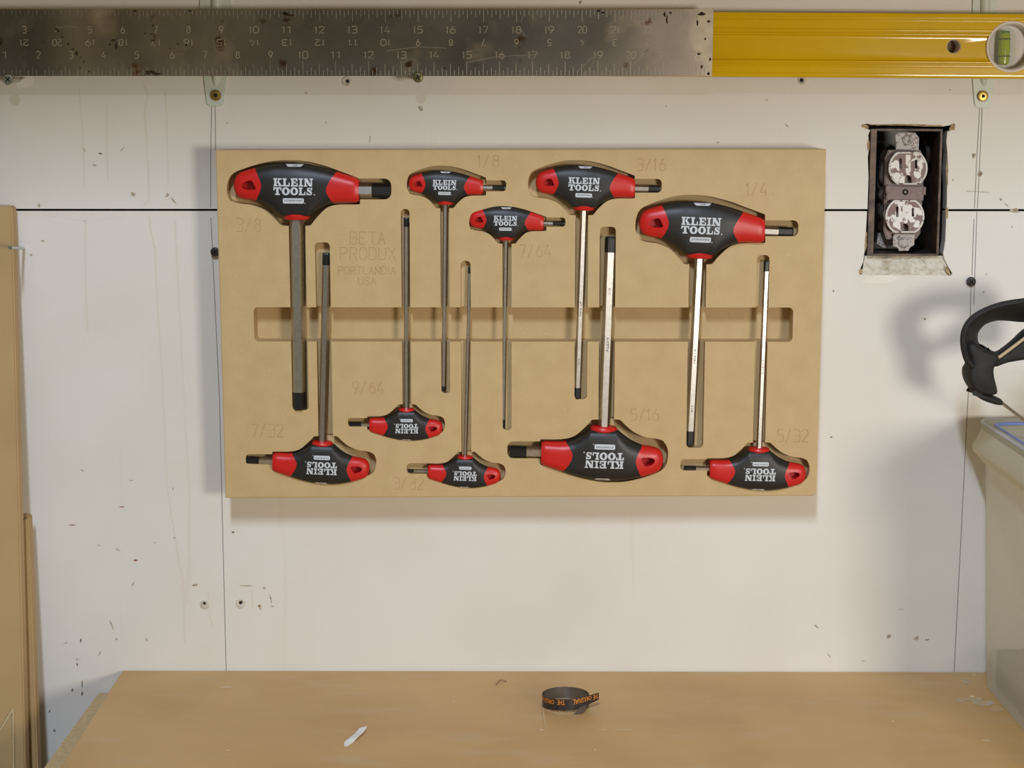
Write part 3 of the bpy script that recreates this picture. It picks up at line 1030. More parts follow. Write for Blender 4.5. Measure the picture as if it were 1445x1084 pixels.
def ring_quads(n=14):
    out = []
    for k in range(n):
        a0, a1 = 2 * math.pi * k / n, 2 * math.pi * (k + 1) / n
        o = lambda a: (0.5 + 0.52 * math.cos(a), 0.5 + 0.53 * math.sin(a))
        i = lambda a: (0.5 + 0.19 * math.cos(a), 0.5 + 0.33 * math.sin(a))
        out.append([i(a0), o(a0), o(a1), i(a1)])
    return out


SLAB['O'] = ring_quads()
_s = [(0.80, 0.74), (0.66, 0.87), (0.45, 0.90), (0.24, 0.82), (0.22, 0.66), (0.40, 0.56), (0.64, 0.46), (0.80, 0.32), (0.74, 0.14), (0.50, 0.07), (0.28, 0.11), (0.13, 0.28)]
_w = [0.06, 0.07, 0.08, 0.11, 0.14, 0.15, 0.15, 0.14, 0.11, 0.08, 0.07, 0.06]
SLAB['S'] = []
_e = []
for i, p in enumerate(_s):
    a, b = _s[max(i - 1, 0)], _s[min(i + 1, len(_s) - 1)]
    tx, ty = b[0] - a[0], b[1] - a[1]
    l_ = math.hypot(tx, ty)
    _e.append(((p[0] - ty / l_ * _w[i], p[1] + tx / l_ * _w[i]), (p[0] + ty / l_ * _w[i], p[1] - tx / l_ * _w[i])))
for A, B in zip(_e, _e[1:]):
    SLAB['S'].append([A[0], A[1], B[1], B[0]])
SLAB['S'] += [rc(0.76, 0.92, 0.62, 1.0), rc(0.04, 0.2, 0.0, 0.38)]


def word(bm, s, widths, x0, x1, y0, y1, gap=0.09):
    tot = sum(widths) + gap * (len(s) - 1)
    u = (x1 - x0) / tot
    x = x0
    for c, w in zip(s, widths):
        for q in SLAB[c]:
            quad_patch(bm, [(x + p[0] * w * u, y0 + p[1] * (y1 - y0)) for p in q], 2, 2)
        x += (w + gap) * u


_fc = {}


def font_mesh(s):
    if s not in _fc:
        cu_ = bpy.data.curves.new('t', 'FONT')
        cu_.body = s
        cu_.resolution_u = 2
        ob = bpy.data.objects.new('t', cu_)
        me = bpy.data.meshes.new_from_object(ob)
        bpy.data.objects.remove(ob)
        _fc[s] = ([tuple(v.co) for v in me.vertices], [tuple(p.vertices) for p in me.polygons])
    return _fc[s]


def flat_text(bm, s, x0, x1, y0, y1, fn):
    """fits block letters into a box; fn maps (x, y) to a point"""
    vv, ff = font_mesh(s)
    ax, bx = min(v[0] for v in vv), max(v[0] for v in vv)
    ay, by = min(v[1] for v in vv), max(v[1] for v in vv)
    nv = [bm.verts.new(fn(x0 + (v[0] - ax) / (bx - ax) * (x1 - x0), y0 + (v[1] - ay) / (by - ay) * (y1 - y0))) for v in vv]
    for f in ff:
        try:
            bm.faces.new([nv[i] for i in f])
        except ValueError:
            pass


def handle_meshes(sz):
    H = {}
    bm, rg = loft(lambda u, s: b_left(u) + (b_right(u) - b_left(u)) * s, 46)
    bm.faces.new(rg[0])
    bm.faces.new(list(reversed(rg[-1])))
    H['grip'] = to_mesh(bm, sz)
    # hanging end with its hole
    bm, rg = loft(lambda u, s: b_left(u) + (-87.35 - b_left(u)) * math.sin(s * math.pi / 2), 16)
    bm.faces.new(rg[0])
    bm.faces.new(list(reversed(rg[-1])))
    me = from_bm(bm)
    hole = [(-74.6, 47.2), (-73, 50.5), (-70, 53), (-62.5, 55.2), (-59.5, 54.4), (-58, 52), (-54.6, 45.0), (-54.8, 43), (-57, 42), (-66, 41.8), (-71.5, 43), (-74, 45)]
    bm = bmesh.new()
    a = [bm.verts.new((x, y, 40)) for x, y in hole]
    b = [bm.verts.new((x, y, -6)) for x, y in hole]
    bm.faces.new(a)
    bm.faces.new(list(reversed(b)))
    for i in range(len(hole)):
        j = (i + 1) % len(hole)
        bm.faces.new((a[i], b[i], b[j], a[j]))
    me = boolean(me, from_bm(bm))
    bm = bmesh.new()
    bm.from_mesh(me)
    # soft lip round the hole
    es = [e for e in bm.edges if len(e.link_faces) == 2 and e.calc_face_angle(0) > R(50) and all(-76 < v.co.x < -53 and 40 < v.co.y < 57 for v in e.verts)]
    bmesh.ops.bevel(bm, geom=es, offset=1.1, segments=2, affect='EDGES', clamp_overlap=True)
    H['hang_end'] = to_mesh(bm, sz, 50)
    # bit end
    bm = bmesh.new()
    rings = []
    for i in range(13):
        s = i / 12
        ring = []
        shr = 1.0 if i < 11 else (0.97 if i == 11 else 0.90)
        for k in range(NR):
            a = 2 * math.pi * k / NR
            u = math.cos(a)
            u = math.copysign(abs(u) ** 0.74, u)
            x = b_right(u) + (88.8 - b_right(u)) * s
            y, z, _ = section(x, a)
            ym = (fT(x) + fB(x)) / 2
            ring.append(bm.verts.new((x, ym + (y - ym) * shr, z * shr)))
        rings.append(ring)
    for A, B in zip(rings, rings[1:]):
        for k in range(NR):
            bm.faces.new((A[k], A[(k + 1) % NR], B[(k + 1) % NR], B[k]))
    bm.faces.new(rings[0])
    bm.faces.new(list(reversed(rings[-1])))
    H['bit_end'] = to_mesh(bm, sz)
    # collar
    bm = bmesh.new()
    rings = []
    for (y, k_) in ((0.0, 0.80), (0.5, 0.92), (1.8, 0.985), (5.6, 1.05), (9.0, 0.9)):
        rings.append([bm.verts.new((18.6 * k_ * math.cos(2 * math.pi * k / 40), y, 15.4 * k_ * math.sin(2 * math.pi * k / 40))) for k in range(40)])
    for A, B in zip(rings, rings[1:]):
        for k in range(40):
            bm.faces.new((A[k], A[(k + 1) % 40], B[(k + 1) % 40], B[k]))
    bm.faces.new(rings[0])
    bm.faces.new(list(reversed(rings[-1])))
    H['collar'] = to_mesh(bm, sz)
    # printing
    bm = bmesh.new()
    word(bm, 'KLEIN', [1.0, 0.86, 0.86, 0.5, 1.06], -29.2, 25.8, 47.4, 58.6)
    word(bm, 'TOOLS', [1.0, 0.98, 0.98, 0.86, 0.80], -29.4, 25.4, 35.4, 46.0)
    quad_patch(bm, rc(26.8, 28.4, 35.2, 36.8), 1, 1)
    H['lettering'] = to_mesh(bm, sz)
    bm = bmesh.new()
    pl = rrect(-16.4, 13.0, 23.6, 31.0, 1.3, 3)
    nseg = 12
    quad_patch(bm, rc(-15.4, 12.0, 23.6, 31.0), 12, 3)
    quad_patch(bm, rc(-16.4, -15.4, 24.4, 30.2), 1, 3)
    quad_patch(bm, rc(12.0, 13.0, 24.4, 30.2), 1, 3)
    quad_patch(bm, rc(14.0, 15.2, 23.4, 24.6), 1, 1)
    H['badge'] = to_mesh(bm, sz)
    bm = bmesh.new()
    flat_text(bm, 'JOURNEYMAN', -14.2, 10.8, 25.6, 29.0, lambda x, y: (x, y, zfront(x, y) + 0.55))
    H['badge_lettering'] = to_mesh(bm, sz)
    bm = bmesh.new()
    quad_patch(bm, [(-9.6, 74.6), (8.6, 74.6), (12.4, 78.2), (-12.8, 78.2)], 8, 6, 0.35)
    H['size_mark'] = to_mesh(bm, sz)
    return H


HM = {s: handle_meshes(s) for s in (1.0, 0.79, 0.594)}


def hex_prism(bm, p0, p1, rad, roll=0.0, chamfer=0.0):
    """six-sided bar from p0 to p1 (local), one flat facing +z when roll is 0"""
    t = (p1 - p0).normalized()
    zax = Vector((0, 0, 1))
    u = t.cross(zax).normalized()
    rings = []
    segs = [(p0, 1.0)]
    if chamfer:
        segs += [(p1 - t * chamfer, 1.0), (p1, 0.86)]
    else:
        segs += [(p1, 1.0)]
    for p, k in segs:
        rings.append([bm.verts.new(p + (u * math.cos(R(60 * q) + roll) + zax * math.sin(R(60 * q) + roll)) * rad * k) for q in range(6)])
    for A, B in zip(rings, rings[1:]):
        for q in range(6):
            bm.faces.new((A[q], A[(q + 1) % 6], B[(q + 1) % 6], B[q]))
    bm.faces.new(rings[0])
    bm.faces.new(list(reversed(rings[-1])))


SIZEWORD = {1.0: 'large', 0.79: 'medium', 0.594: 'small'}
LBL = {
    '3/8': 'large T-handle hex key with the thickest grey blade, top left in the 3/8 slot',
    '7/32': 'medium T-handle hex key upside down at bottom left, in the 7/32 slot',
    '9/64': 'small T-handle hex key upside down in the 9/64 slot beside PORTLANDIA USA',
    '1/8': 'small T-handle hex key hanging upright at the top, in the 1/8 slot',
    '7/64': 'small T-handle hex key hanging upright lower down, in the 7/64 slot',
    '3/32': 'small T-handle hex key upside down with the thinnest blade, in the 3/32 slot',
    '3/16': 'medium T-handle hex key with bright blade hanging upright in the 3/16 slot',
    '5/16': 'large T-handle hex key with bright blade upside down in the 5/16 slot',
    '1/4': 'large T-handle hex key with bright blade hanging upright in the 1/4 slot',
    '5/32': 'medium T-handle hex key upside down at bottom right, in the 5/32 slot',
}


def child(name, me, m, parent):
    o = bpy.data.objects.new(name, me)
    if m is not None and len(me.materials) == 0:
        me.materials.append(m)
    COL.objects.link(o)
    o.parent = parent
    return o


for (nm, sz, af, upd, col, tip, tb, st, sb, sy, pk, bs, yaw, eng) in TOOLS:
    c0, c1 = P(*col, AXD), P(*tip, AXD)
    down = (c1 - c0)
    L = down.length
    down.normalize()
    yl = -down                       # local y: away from the blade
    zl = Vector((0, -1, 0))          # local z: out of the wall
    xl = yl.cross(zl).normalized()
    mtx = Matrix((xl, yl, zl)).transposed().to_4x4()
    mtx.translation = c0
    root = empty('hex_key', (0, 0, 0))
    root.matrix_basis = mtx
    tag(root, LBL[nm], 'hex key', 'T-handle hex keys in the tool tray')
    H = HM[sz]
    gp = child('grip', H['grip'], M['black'], root)
    child('lettering', H['lettering'], M['print'], gp)
    child('badge', H['badge'], M['print'], gp)
    child('badge_lettering', H['badge_lettering'], M['print_dark'], gp)
    child('size_mark', H['size_mark'], M['print'], gp)
    bm = bmesh.new()
    flat_text(bm, nm, -3.2, 3.2, 75.2, 77.4, lambda x, y: (x, y, zfront(x, y) + 0.6))
    child('size_number', to_mesh(bm, sz), M['print_dark'], gp)
    child('hanging_end', H['hang_end'], M['red'], root)
    child('bit_end', H['bit_end'], M['red'], root)
    child('collar', H['collar'], M['red'], root)
    rad = af * 0.0254 / math.sqrt(3)
    inv = mtx.inverted()
    # long blade and its blackened tip
    lb = abs((P(tip[0], tb, AXD) - c0).dot(down))
    roll = R((5.0 if upd else -5.0) if yaw >= 3 and nm != '7/32' else yaw)
    bm = bmesh.new()
    hex_prism(bm, Vector((0, 0.002, 0)), Vector((0, -lb, 0)), rad, roll)
    blade = child('blade', from_bm(bm), M['steel'], root)
    bm = bmesh.new()
    hex_prism(bm, Vector((0, -lb, 0)), Vector((0, -L, 0)), rad * 1.015, roll, min(0.0012, rad * 0.4))
    child('blade_tip', from_bm(bm), M['blacktip'], blade)
    # short blade
    ys = inv @ P(st, sy, AXD)
    yq = 41.6 * sz * UNIT
    xb = (inv @ P(sb, sy, AXD)).x
    bm = bmesh.new()
    hex_prism(bm, Vector((86 * sz * UNIT, yq, 0)), Vector((xb, yq, 0)), rad, R(-4) if nm in ('3/16', '1/4', '3/32') else R(5))
    sbl = child('short_blade', from_bm(bm), M['steel'], root)
    bm = bmesh.new()
    hex_prism(bm, Vector((xb, yq, 0)), Vector((ys.x, yq, 0)), rad * 1.015, R(3), min(0.0012, rad * 0.4))
    child('short_blade_tip', from_bm(bm), M['blacktip'], sbl)
    # faint printing along the brighter blades
    if nm in ('3/16', '5/16', '1/4', '5/32'):
        zf = rad * math.cos(R(30)) + 0.00008
        hw = rad * 0.36
        bm = bmesh.new()
        f = lambda x, y: (y, -x, zf)
        m0 = L * (0.48 if upd else 0.40)
        flat_text(bm, 'KLEIN', m0, m0 + 0.011, -hw, hw, f)
        flat_text(bm, nm, m0 + 0.045, m0 + 0.050, -hw, hw, f)
        me = from_bm(bm, recalc=False)
        o = child('blade_print', me, M['print_dark'], blade)
        o.rotation_euler = (0, -roll, 0)
        o['kind'] = 'stuff'

# ================================================================== STEEL SQUARE AND LEVEL
DR0, DR1 = 0.0250, 0.0272
sq = tag(empty('framing_square', (P(480, 107, DR1).x, -DR0, P(480, 107, DR1).z)), 'worn rust-spotted steel square with stamped inch scales lying along the top of the wall', 'square')
a, b = P(1007, 13.5, DR1), P(1004.5, 106.8, DR1)
xl_ = P(-107, 60, DR1).x
zt, zb = P(480, 13, DR1).z, P(480, 107.2, DR1).z
bm = bmesh.new()
xi = P(-38, 60, DR1).x
bm_prism(bm, [(b.x, zb), (a.x, zt), (xl_, zt), (xl_, zt - 0.40), (xi, zt - 0.40), (xi, zb)], -DR1, -DR0)
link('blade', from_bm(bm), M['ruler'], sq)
bm = bmesh.new()


def tick(px, y0, y1, w=0.42):
    a_, b_ = P(px - w, y0, DR1), P(px + w, y1, DR1)
    vs_ = [bm.verts.new((x, -DR1 - 0.00006, z)) for x, z in ((a_.x, a_.z), (b_.x, a_.z), (b_.x, b_.z), (a_.x, b_.z))]
    bm.faces.new(vs_)


for k in range(1, 22 * 8 + 4):
    px = -34.84 + 46.24 * k / 8
    if px > 1002 or px < -30:
        continue
    h = 20 if k % 8 == 0 else 16.5 if k % 4 == 0 else 12 if k % 2 == 0 else 7.5
    tick(px, 106.6 - h, 106.4)
for k in range(1, 24 * 8):
    px = 590 + 46.3 * (k / 8 - 15)
    if px > 1003:
        continue
    h = 17 if k % 8 == 0 else 13 if k % 4 == 0 else 10 if k % 2 == 0 else 7
    tick(px, 14, 14 + h, 0.36)
tk = tag(link('scale_marks', from_bm(bm, recalc=False), M['tick'], sq), None, None, None, 'stuff')
bm = bmesh.new()


def ribbon(bm, pts, w, fn):
    n = len(pts)
    prev = None
    for i, p in enumerate(pts):
        a_, b_ = pts[max(i - 1, 0)], pts[min(i + 1, n - 1)]
        tx, ty = b_[0] - a_[0], b_[1] - a_[1]
        l__ = math.hypot(tx, ty) or 1
        cur = (bm.verts.new(fn(p[0] - ty / l__ * w, p[1] + tx / l__ * w)), bm.verts.new(fn(p[0] + ty / l__ * w, p[1] - tx / l__ * w)))
        if prev:
            bm.faces.new((prev[0], prev[1], cur[1], cur[0]))
        prev = cur


def onruler(x, y):
    c = P(x, y, DR1)
    return Vector((c.x, -DR1 - 0.00006, c.z))


def num(s, cx, cy, hh, inv=False):
    w = 5.2 * len(s) + (2 if len(s) > 1 else 0)
    for st_ in text_strokes(s, -w / 2, w / 2, -hh / 2, hh / 2):
        k = -1 if inv else 1
        ribbon(bm, [(cx + k * p[0], cy + k * p[1]) for p in st_], 0.5, onruler)


for n_ in range(1, 23):
    num(str(n_), -34.84 + 46.24 * n_ - (4 if n_ < 6 else 0) + 0.5, 77.5, 9.5)
for n_ in range(3, 24):
    x = 590 + 46.3 * (n_ - 15)
    num(str(n_), x, 42, 9.5)
    num(str(24 - n_), x, 60, 8.5, True)
tag(link('numerals', from_bm(bm, recalc=False), M['tick'], sq), None, None, None, 'stuff')
# rust patches and scratches
bm = bmesh.new()


def rblot(cx, cy, rx, ry, n=10):
    bm.faces.new([bm.verts.new(onruler(cx + rx * math.cos(2 * math.pi * k / n) * rnd.uniform(0.5, 1.3), min(106.8, max(13.6, cy + ry * math.sin(2 * math.pi * k / n) * rnd.uniform(0.5, 1.3))))) for k in range(n)])


for (x, y, rx, ry) in [(79, 41, 2.6, 1.8), (82, 44, 1.6, 2.4), (88, 52, 1.2, 2.2), (96, 62, 1.6, 2.2), (103, 69, 2, 2), (108, 75, 3.4, 3), (114, 81, 1, 1), (118, 87, 0.9, 2.4), (113, 96, 1.4, 1.2),
                       (126, 101, 1.6, 2), (160, 57, 3.4, 2.2), (164, 65, 2.4, 6), (155, 63, 3, 2), (216, 57, 3.6, 1.6), (214, 48, 2, 1.6), (216, 36, 2, 3), (205, 47, 1.4, 1.4), (268, 15, 3.5, 1.8), (190, 15, 3, 2),
                       (212, 101, 7, 2.4), (222, 104, 8, 2), (208, 104, 4, 1.8), (406, 21, 9, 3), (404, 28, 5, 4), (402, 18, 5, 2), (251, 62, 2, 1.5), (263, 63, 1.4, 1.8), (240, 68, 1.4, 1), (182, 96, 1, 1),
                       (845, 15, 4, 2), (851, 18, 3, 1.6), (941, 27, 1.6, 8), (938, 20, 2, 4), (946, 18, 3, 2), (990, 20, 5, 3), (1000, 30, 3, 2), (984, 33, 2, 4), (995, 55, 2, 2), (986, 76, 3, 1.6),
                       (1002, 84, 2, 3), (1000, 104, 2.6, 2), (990, 94, 1.6, 4), (471, 50, 1, 1), (440, 40, 0.8, 1.4), (627, 96, 2, 2)]:
    rblot(x, y, rx, ry)
tag(link('rust_patches', from_bm(bm, recalc=False), M['rust'], sq), kind='stuff')
bm = bmesh.new()
for L_ in ([(738, 14), (739, 20), (736, 28), (735, 31)], [(735, 40), (738, 46), (742, 52), (737, 48)], [(905, 78), (922, 64), (936, 66)], [(895, 90), (912, 72), (930, 60)], [(660, 88), (700, 80), (760, 77)],
           [(545, 72), (590, 66), (630, 68)], [(815, 100), (830, 86), (842, 78)], [(912, 57), (925, 62)], [(80, 40), (95, 37), (110, 39)], [(955, 85), (968, 72)]):
    ribbon(bm, L_, 0.25, onruler)
tag(link('scratches', from_bm(bm, recalc=False), M['scratch'], sq), kind='stuff')

# level: extruded box with two ribs, behind the square
DL0, DL1 = 0.0078, 0.0246
zt, zb = P(1250, 18.2, DL1).z, P(1250, 109.6, DL1).z
hh = zt - zb
tilt = (P(1445, 111, DL1).z - P(1005, 108, DL1).z) / (P(1445, 111, DL1).x - P(1005, 108, DL1).x)
prof = [(0.0, DL0), (0.0, DL1 - 0.0010), (0.006, DL1 - 0.0003), (0.018, DL1)]


def rib(tc, rw, hgt_):
    """a rounded rib across the face, tc its middle as a share of the height"""
    for q_ in range(9):
        a_ = math.pi * q_ / 8
        prof.append((tc - rw * math.cos(a_), DL1 + hgt_ * math.sin(a_)))


rib(0.062, 0.012, 0.0004)
prof.append((0.135, DL1))
rib(0.185, 0.020, 0.0007)
rib(0.245, 0.022, 0.0008)
prof += [(0.275, DL1 - 0.0010), (0.30, DL1 - 0.0012), (0.62, DL1 - 0.0012), (0.645, DL1 - 0.0010)]
rib(0.675, 0.020, 0.0008)
rib(0.735, 0.020, 0.0007)
prof.append((0.80, DL1))
rib(0.885, 0.013, 0.0004)
rib(0.93, 0.010, 0.0003)
prof += [(0.982, DL1), (0.994, DL1 - 0.0003), (1.0, DL1 - 0.0010), (1.0, DL0)]
x0, x1 = P(640, 60, DL1).x, P(1445, 60, DL1).x + 0.10
bm = bmesh.new()
fa = [bm.verts.new((x0, -d, zb + t * hh)) for t, d in prof]
fb = [bm.verts.new((x1, -d, zb + t * hh)) for t, d in prof]
bm.faces.new(fa)
bm.faces.new(list(reversed(fb)))
for i in range(len(prof)):
    j = (i + 1) % len(prof)
    bm.faces.new((fa[i], fa[j], fb[j], fb[i]))
xm = P(1225, 60, DL1).x
for v in bm.verts:
    v.co.z += tilt * (v.co.x - xm)
lev_me = from_bm(bm)
hc = P(1346.5, 65.5, DL1)
bm = bmesh.new()
bm_lathe_y(bm, hc.x, hc.z, [(0.004, 0.0056), (0.03, 0.0056)], 36)
lev_me = boolean(lev_me, from_bm(bm))
vc = P(1427.5, 66, DL1)
VR = 0.0201
bm = bmesh.new()
bm_lathe_y(bm, vc.x, vc.z, [(0.004, VR - 0.0006), (0.03, VR - 0.0006)], 56)
lev_me = boolean(lev_me, from_bm(bm))
lev_me.materials.clear()
lv = tag(empty('spirit_level', (xm, -DL0, zb)), 'yellow spirit level with a round green vial window, end tucked behind the steel square', 'level')
link('body', lev_me, M['yellow'], lv, smooth=35)
bm = bmesh.new()
bm_lathe_y(bm, hc.x, hc.z, [(0.0095, 0.0049), (DL1 - 0.0020, 0.0051), (DL1 - 0.0016, 0.0058), (DL1 - 0.0023, 0.0061)], 36, False, False)
link('hole_liner', from_bm(bm), M['grommet'], lv, smooth=50)
bm = bmesh.new()
bm_lathe_y(bm, hc.x, hc.z, [(0.0082, 0.0054), (0.0094, 0.0054)], 30)
link('hole_back', from_bm(bm), M['dowel'], lv)
bm = bmesh.new()
bm_lathe_y(bm, vc.x, vc.z, [(DL1 - 0.004, VR - 0.0008), (DL1 - 0.0006, VR - 0.0003), (DL1 + 0.0006, VR - 0.0007), (DL1 + 0.0008, VR - 0.0016), (DL1 + 0.0004, VR - 0.0026), (DL1 - 0.0010, VR - 0.0034), (0.0115, VR - 0.0036)], 56, False, False)
ring = link('vial_ring', from_bm(bm), M['ringwhite'], lv, smooth=50)
bm = bmesh.new()
bm_lathe_y(bm, vc.x, vc.z, [(0.0105, VR - 0.0012), (0.0118, VR - 0.0012)], 48)
link('vial_back', from_bm(bm), M['ringwhite'], ring)
k = 1 / 1830.0
cx, cz = P(1423, 67, DL1).x, P(1423, 67, DL1).z
bm = bmesh.new()
bm_prism(bm, [(cx + x * k, cz + z * k) for x, z in ((-15, -20), (-9, -26), (10, -26), (17, -18), (17, 18), (11, 27), (-9, 27), (-15, 22))], -0.0225, -0.0125)
bmesh.ops.bevel(bm, geom=list(bm.edges), offset=0.0006, segments=2, affect='EDGES')
blk = link('vial_block', from_bm(bm), M['clear'], lv)
bm = bmesh.new()
pts = [Vector((cx - 2.6 * k + q, -0.0180, cz + z * k)) for z, q in ((-24, 0), (-22, 0), (0, 0), (21, 0), (23.5, 0))]
bm_tube(bm, pts, [0.0020, 0.0040, 0.0046, 0.0040, 0.0024], 24)
vial = link('vial_tube', from_bm(bm), M['vial'], blk.parent, smooth=50)
for zz in (12, -12):
    bm = bmesh.new()
    bm_tube(bm, [Vector((cx - 2.6 * k, -0.0180, cz + (zz - 0.5) * k)), Vector((cx - 2.6 * k, -0.0180, cz + (zz + 0.7) * k))], 0.00468 + 0.0001, 24)
    link('vial_line', from_bm(bm), M['print_dark'], vial)
bm = bmesh.new()
bmesh.ops.create_uvsphere(bm, u_segments=20, v_segments=10, radius=1, matrix=Matrix.Translation((cx - 2.6 * k, -0.0206, cz + 21.5 * k)) @ Matrix.Diagonal((0.0034, 0.0016, 0.0012, 1)))
link('bubble', from_bm(bm), M['bubble'], vial, smooth=80)

# ================================================================== SHELF BRACKETS
def bracket(cxb, ytop, yb, wt, wb, label, lean):
    bm = bmesh.new()
    mid = lambda y: cxb + lean * (y - 108)
    pts = [(mid(-60) - wt, -60), (mid(-60) + wt, -60), (mid(20) + wt, 20), (mid(108) + wb + 3.5, 108), (mid(yb - 6) + wb, yb - 6), (mid(yb - 2) + wb - 1.5, yb - 2), (mid(yb) + wb - 5, yb),
           (mid(yb) - wb + 5, yb), (mid(yb - 2) - wb + 1.5, yb - 2), (mid(yb - 6) - wb, yb - 6), (mid(108) - wb - 3.5, 108), (mid(20) - wt, 20)]
    bm_prism_px(bm, pts, 0.0002, 0.0016, 0.0)
    bmesh.ops.bevel(bm, geom=[e for e in bm.edges if all(v.co.y < -0.001 for v in e.verts)], offset=0.0005, segments=2, affect='EDGES')
    root = tag(empty('shelf_bracket', P(mid(yb), yb)), label, 'bracket', 'shelf brackets')
    link('bracket_leg', from_bm(bm), M['enamel'], root, smooth=40)
    bm = bmesh.new()
    pts = [P(mid(y) + 1, y, dd) for y, dd in ((-60, 0.0010), (90, 0.0010), (112, 0.0008), (125, -0.0010))]
    bm_tube(bm, pts, [0.0042, 0.0040, 0.0032, 0.0018], 16)
    link('rib', from_bm(bm), M['enamel'], root, smooth=60)
    return root


bracket(304, -60, 149.5, 22, 12.5, 'white enamelled shelf bracket foot below the steel square', -0.004)
bracket(1387, -60, 152, 17, 12, 'white enamelled shelf bracket foot below the yellow level', -0.02)


def screw(px, py, d, rpx, m, label, drive='cross', name='screw', shank=0.006, seed=0, tiltv=(0, 0)):
    c = P(px, py, d)
    r = rpx / 1800.0
    root = tag(empty(name, c), label, 'screw')
    bm = bmesh.new()
    bm_lathe_y(bm, c.x, c.z, [(d - 0.0012, r * 0.55), (d - 0.0002, r * 0.96), (d + 0.0004, r), (d + 0.0010, r * 0.88), (d + 0.0013, r * 0.5)], 28)
    me = from_bm(bm)
    bm = bmesh.new()
    if drive == 'cross':
        a0 = rnd.uniform(0.2, 0.9)
        poly = []
        for q in range(4):
            b0 = a0 + q * math.pi / 2
            for rr, da in ((0.62, -0.16), (0.62, 0.16), (0.16, math.pi / 4)):
                poly.append((c.x + r * rr * math.cos(b0 + da), c.z + r * rr * math.sin(b0 + da)))
    else:
        poly = []
        for q in range(12):
            rr = 0.46 if q % 2 == 0 else 0.30
            poly.append((c.x + r * rr * math.cos(q * math.pi / 6), c.z + r * rr * math.sin(q * math.pi / 6)))
    bm_prism(bm, poly, -(d + 0.004), -(d + 0.0002))
    me = boolean(me, from_bm(bm))
    me.materials.clear()
    hd = link('screw_head', me, m, root, smooth=35)
    bm = bmesh.new()
    bm_prism(bm, poly, -(d + 0.0005), -(d + 0.0001))
    link('drive_recess_shade', from_bm(bm), M['hole'], hd)  # dark floor piece: the recess's shade is put in as colour
    bm = bmesh.new()
    bm_tube(bm, [Vector((c.x, 0.004, c.z)), Vector((c.x, -d + 0.0004, c.z))], r * 0.5, 12)
    link('shank', from_bm(bm), m, root, smooth=50)
    return root


screw(304.5, 134.5, 0.0030, 7.6, M['brass'], 'brassy star-drive screw in the left shelf bracket foot', 'star')
screw(1387, 135.5, 0.0030, 7.6, M['brass'], 'brassy star-drive screw in the right shelf bracket foot', 'star')
screw(11.5, 112, 0.0290, 7.8, M['zinc'], 'shiny zinc cross-head screw holding up the left end of the steel square')
screw(590, 109.3, 0.0290, 7.2, M['greenzinc'], 'dull greenish cross-head screw holding up the middle of the steel square')
screw(1370.3, 397.5, 0.0014, 6.9, M['blackscrew'], 'black cross-head drywall screw on the pencil line right of the outlet')
screw(303.5, 355.5, 0.0040, 6.6, M['blackscrew'], 'dark screw half hidden behind the left edge of the tool tray')

# nail beside the leaning sheet
n0, n1 = P(33.8, 350.5, 0.0), P(14.5, 349.5, 0.056)
nl = tag(empty('nail', n0), 'thin steel nail sticking out of the wall over the edge of the leaning sheet', 'nail')
bm = bmesh.new()
bm_tube(bm, [n0 + (n0 - n1) * 0.12, n1], 0.0011, 10)
link('nail_shank', from_bm(bm), M['zinc'], nl, smooth=50)
bm = bmesh.new()
t = (n1 - n0).normalized()
bm_tube(bm, [n1 - t * 0.0002, n1 + t * 0.0008], 0.0016, 16)
link('nail_head', from_bm(bm), M['zinc'], nl, smooth=50)

# ================================================================== OUTLET
ob = tag(empty('electrical_outlet', P(1280, 360, -0.02)), 'old brown duplex outlet with flaking white paint in an open metal wall box', 'outlet')


def opx(pts, d0, d1, m, name, parent, bevel=0.0, dp=None, smooth=None):
    bm = bmesh.new()
    bm_prism_px(bm, pts, d0, d1, dp)
    if bevel:
        bmesh.ops.bevel(bm, geom=[e for e in bm.edges if all(v.co.y < -d1 + 0.0001 for v in e.verts)], offset=bevel, segments=2, affect='EDGES')
    return link(name, from_bm(bm), m, parent, smooth=smooth)


D_B = -0.052
LT, RT, LB, RB = (1233.5, 182.5), (1328.5, 183), (1228, 359.5), (1322.5, 359)
box = opx([(1227, 180), (1334, 180.5), (1326.5, 362), (1220, 362)], D_B - 0.002, D_B, M['boxdark'], 'wall_box', ob, dp=0.0)


def wallpx(a, b, inner, w, name, m):
    """side of the box: front edge a-b (pixels), thickness vector w in pixels"""
    pts = [a, b, (b[0] + w[0], b[1] + w[1]), (a[0] + w[0], a[1] + w[1])]
    return opx(pts, D_B, 0.0006, m, name, box, 0.0003, 0.0)


wallpx((1229, 182), (1223.5, 361), 0, (8.5, 0), 'box_side', M['boxmetal'])
wallpx((1327, 182), (1321, 361), 0, (3.2, 0), 'box_side', M['boxmetal'])
wallpx((1237.5, 181.5), (1327, 182), 0, (0, 3.2), 'box_side', M['boxmetal'])
wallpx((1232, 358.2), (1321, 358.2), 0, (0, 3.4), 'box_side', M['boxmetal'])
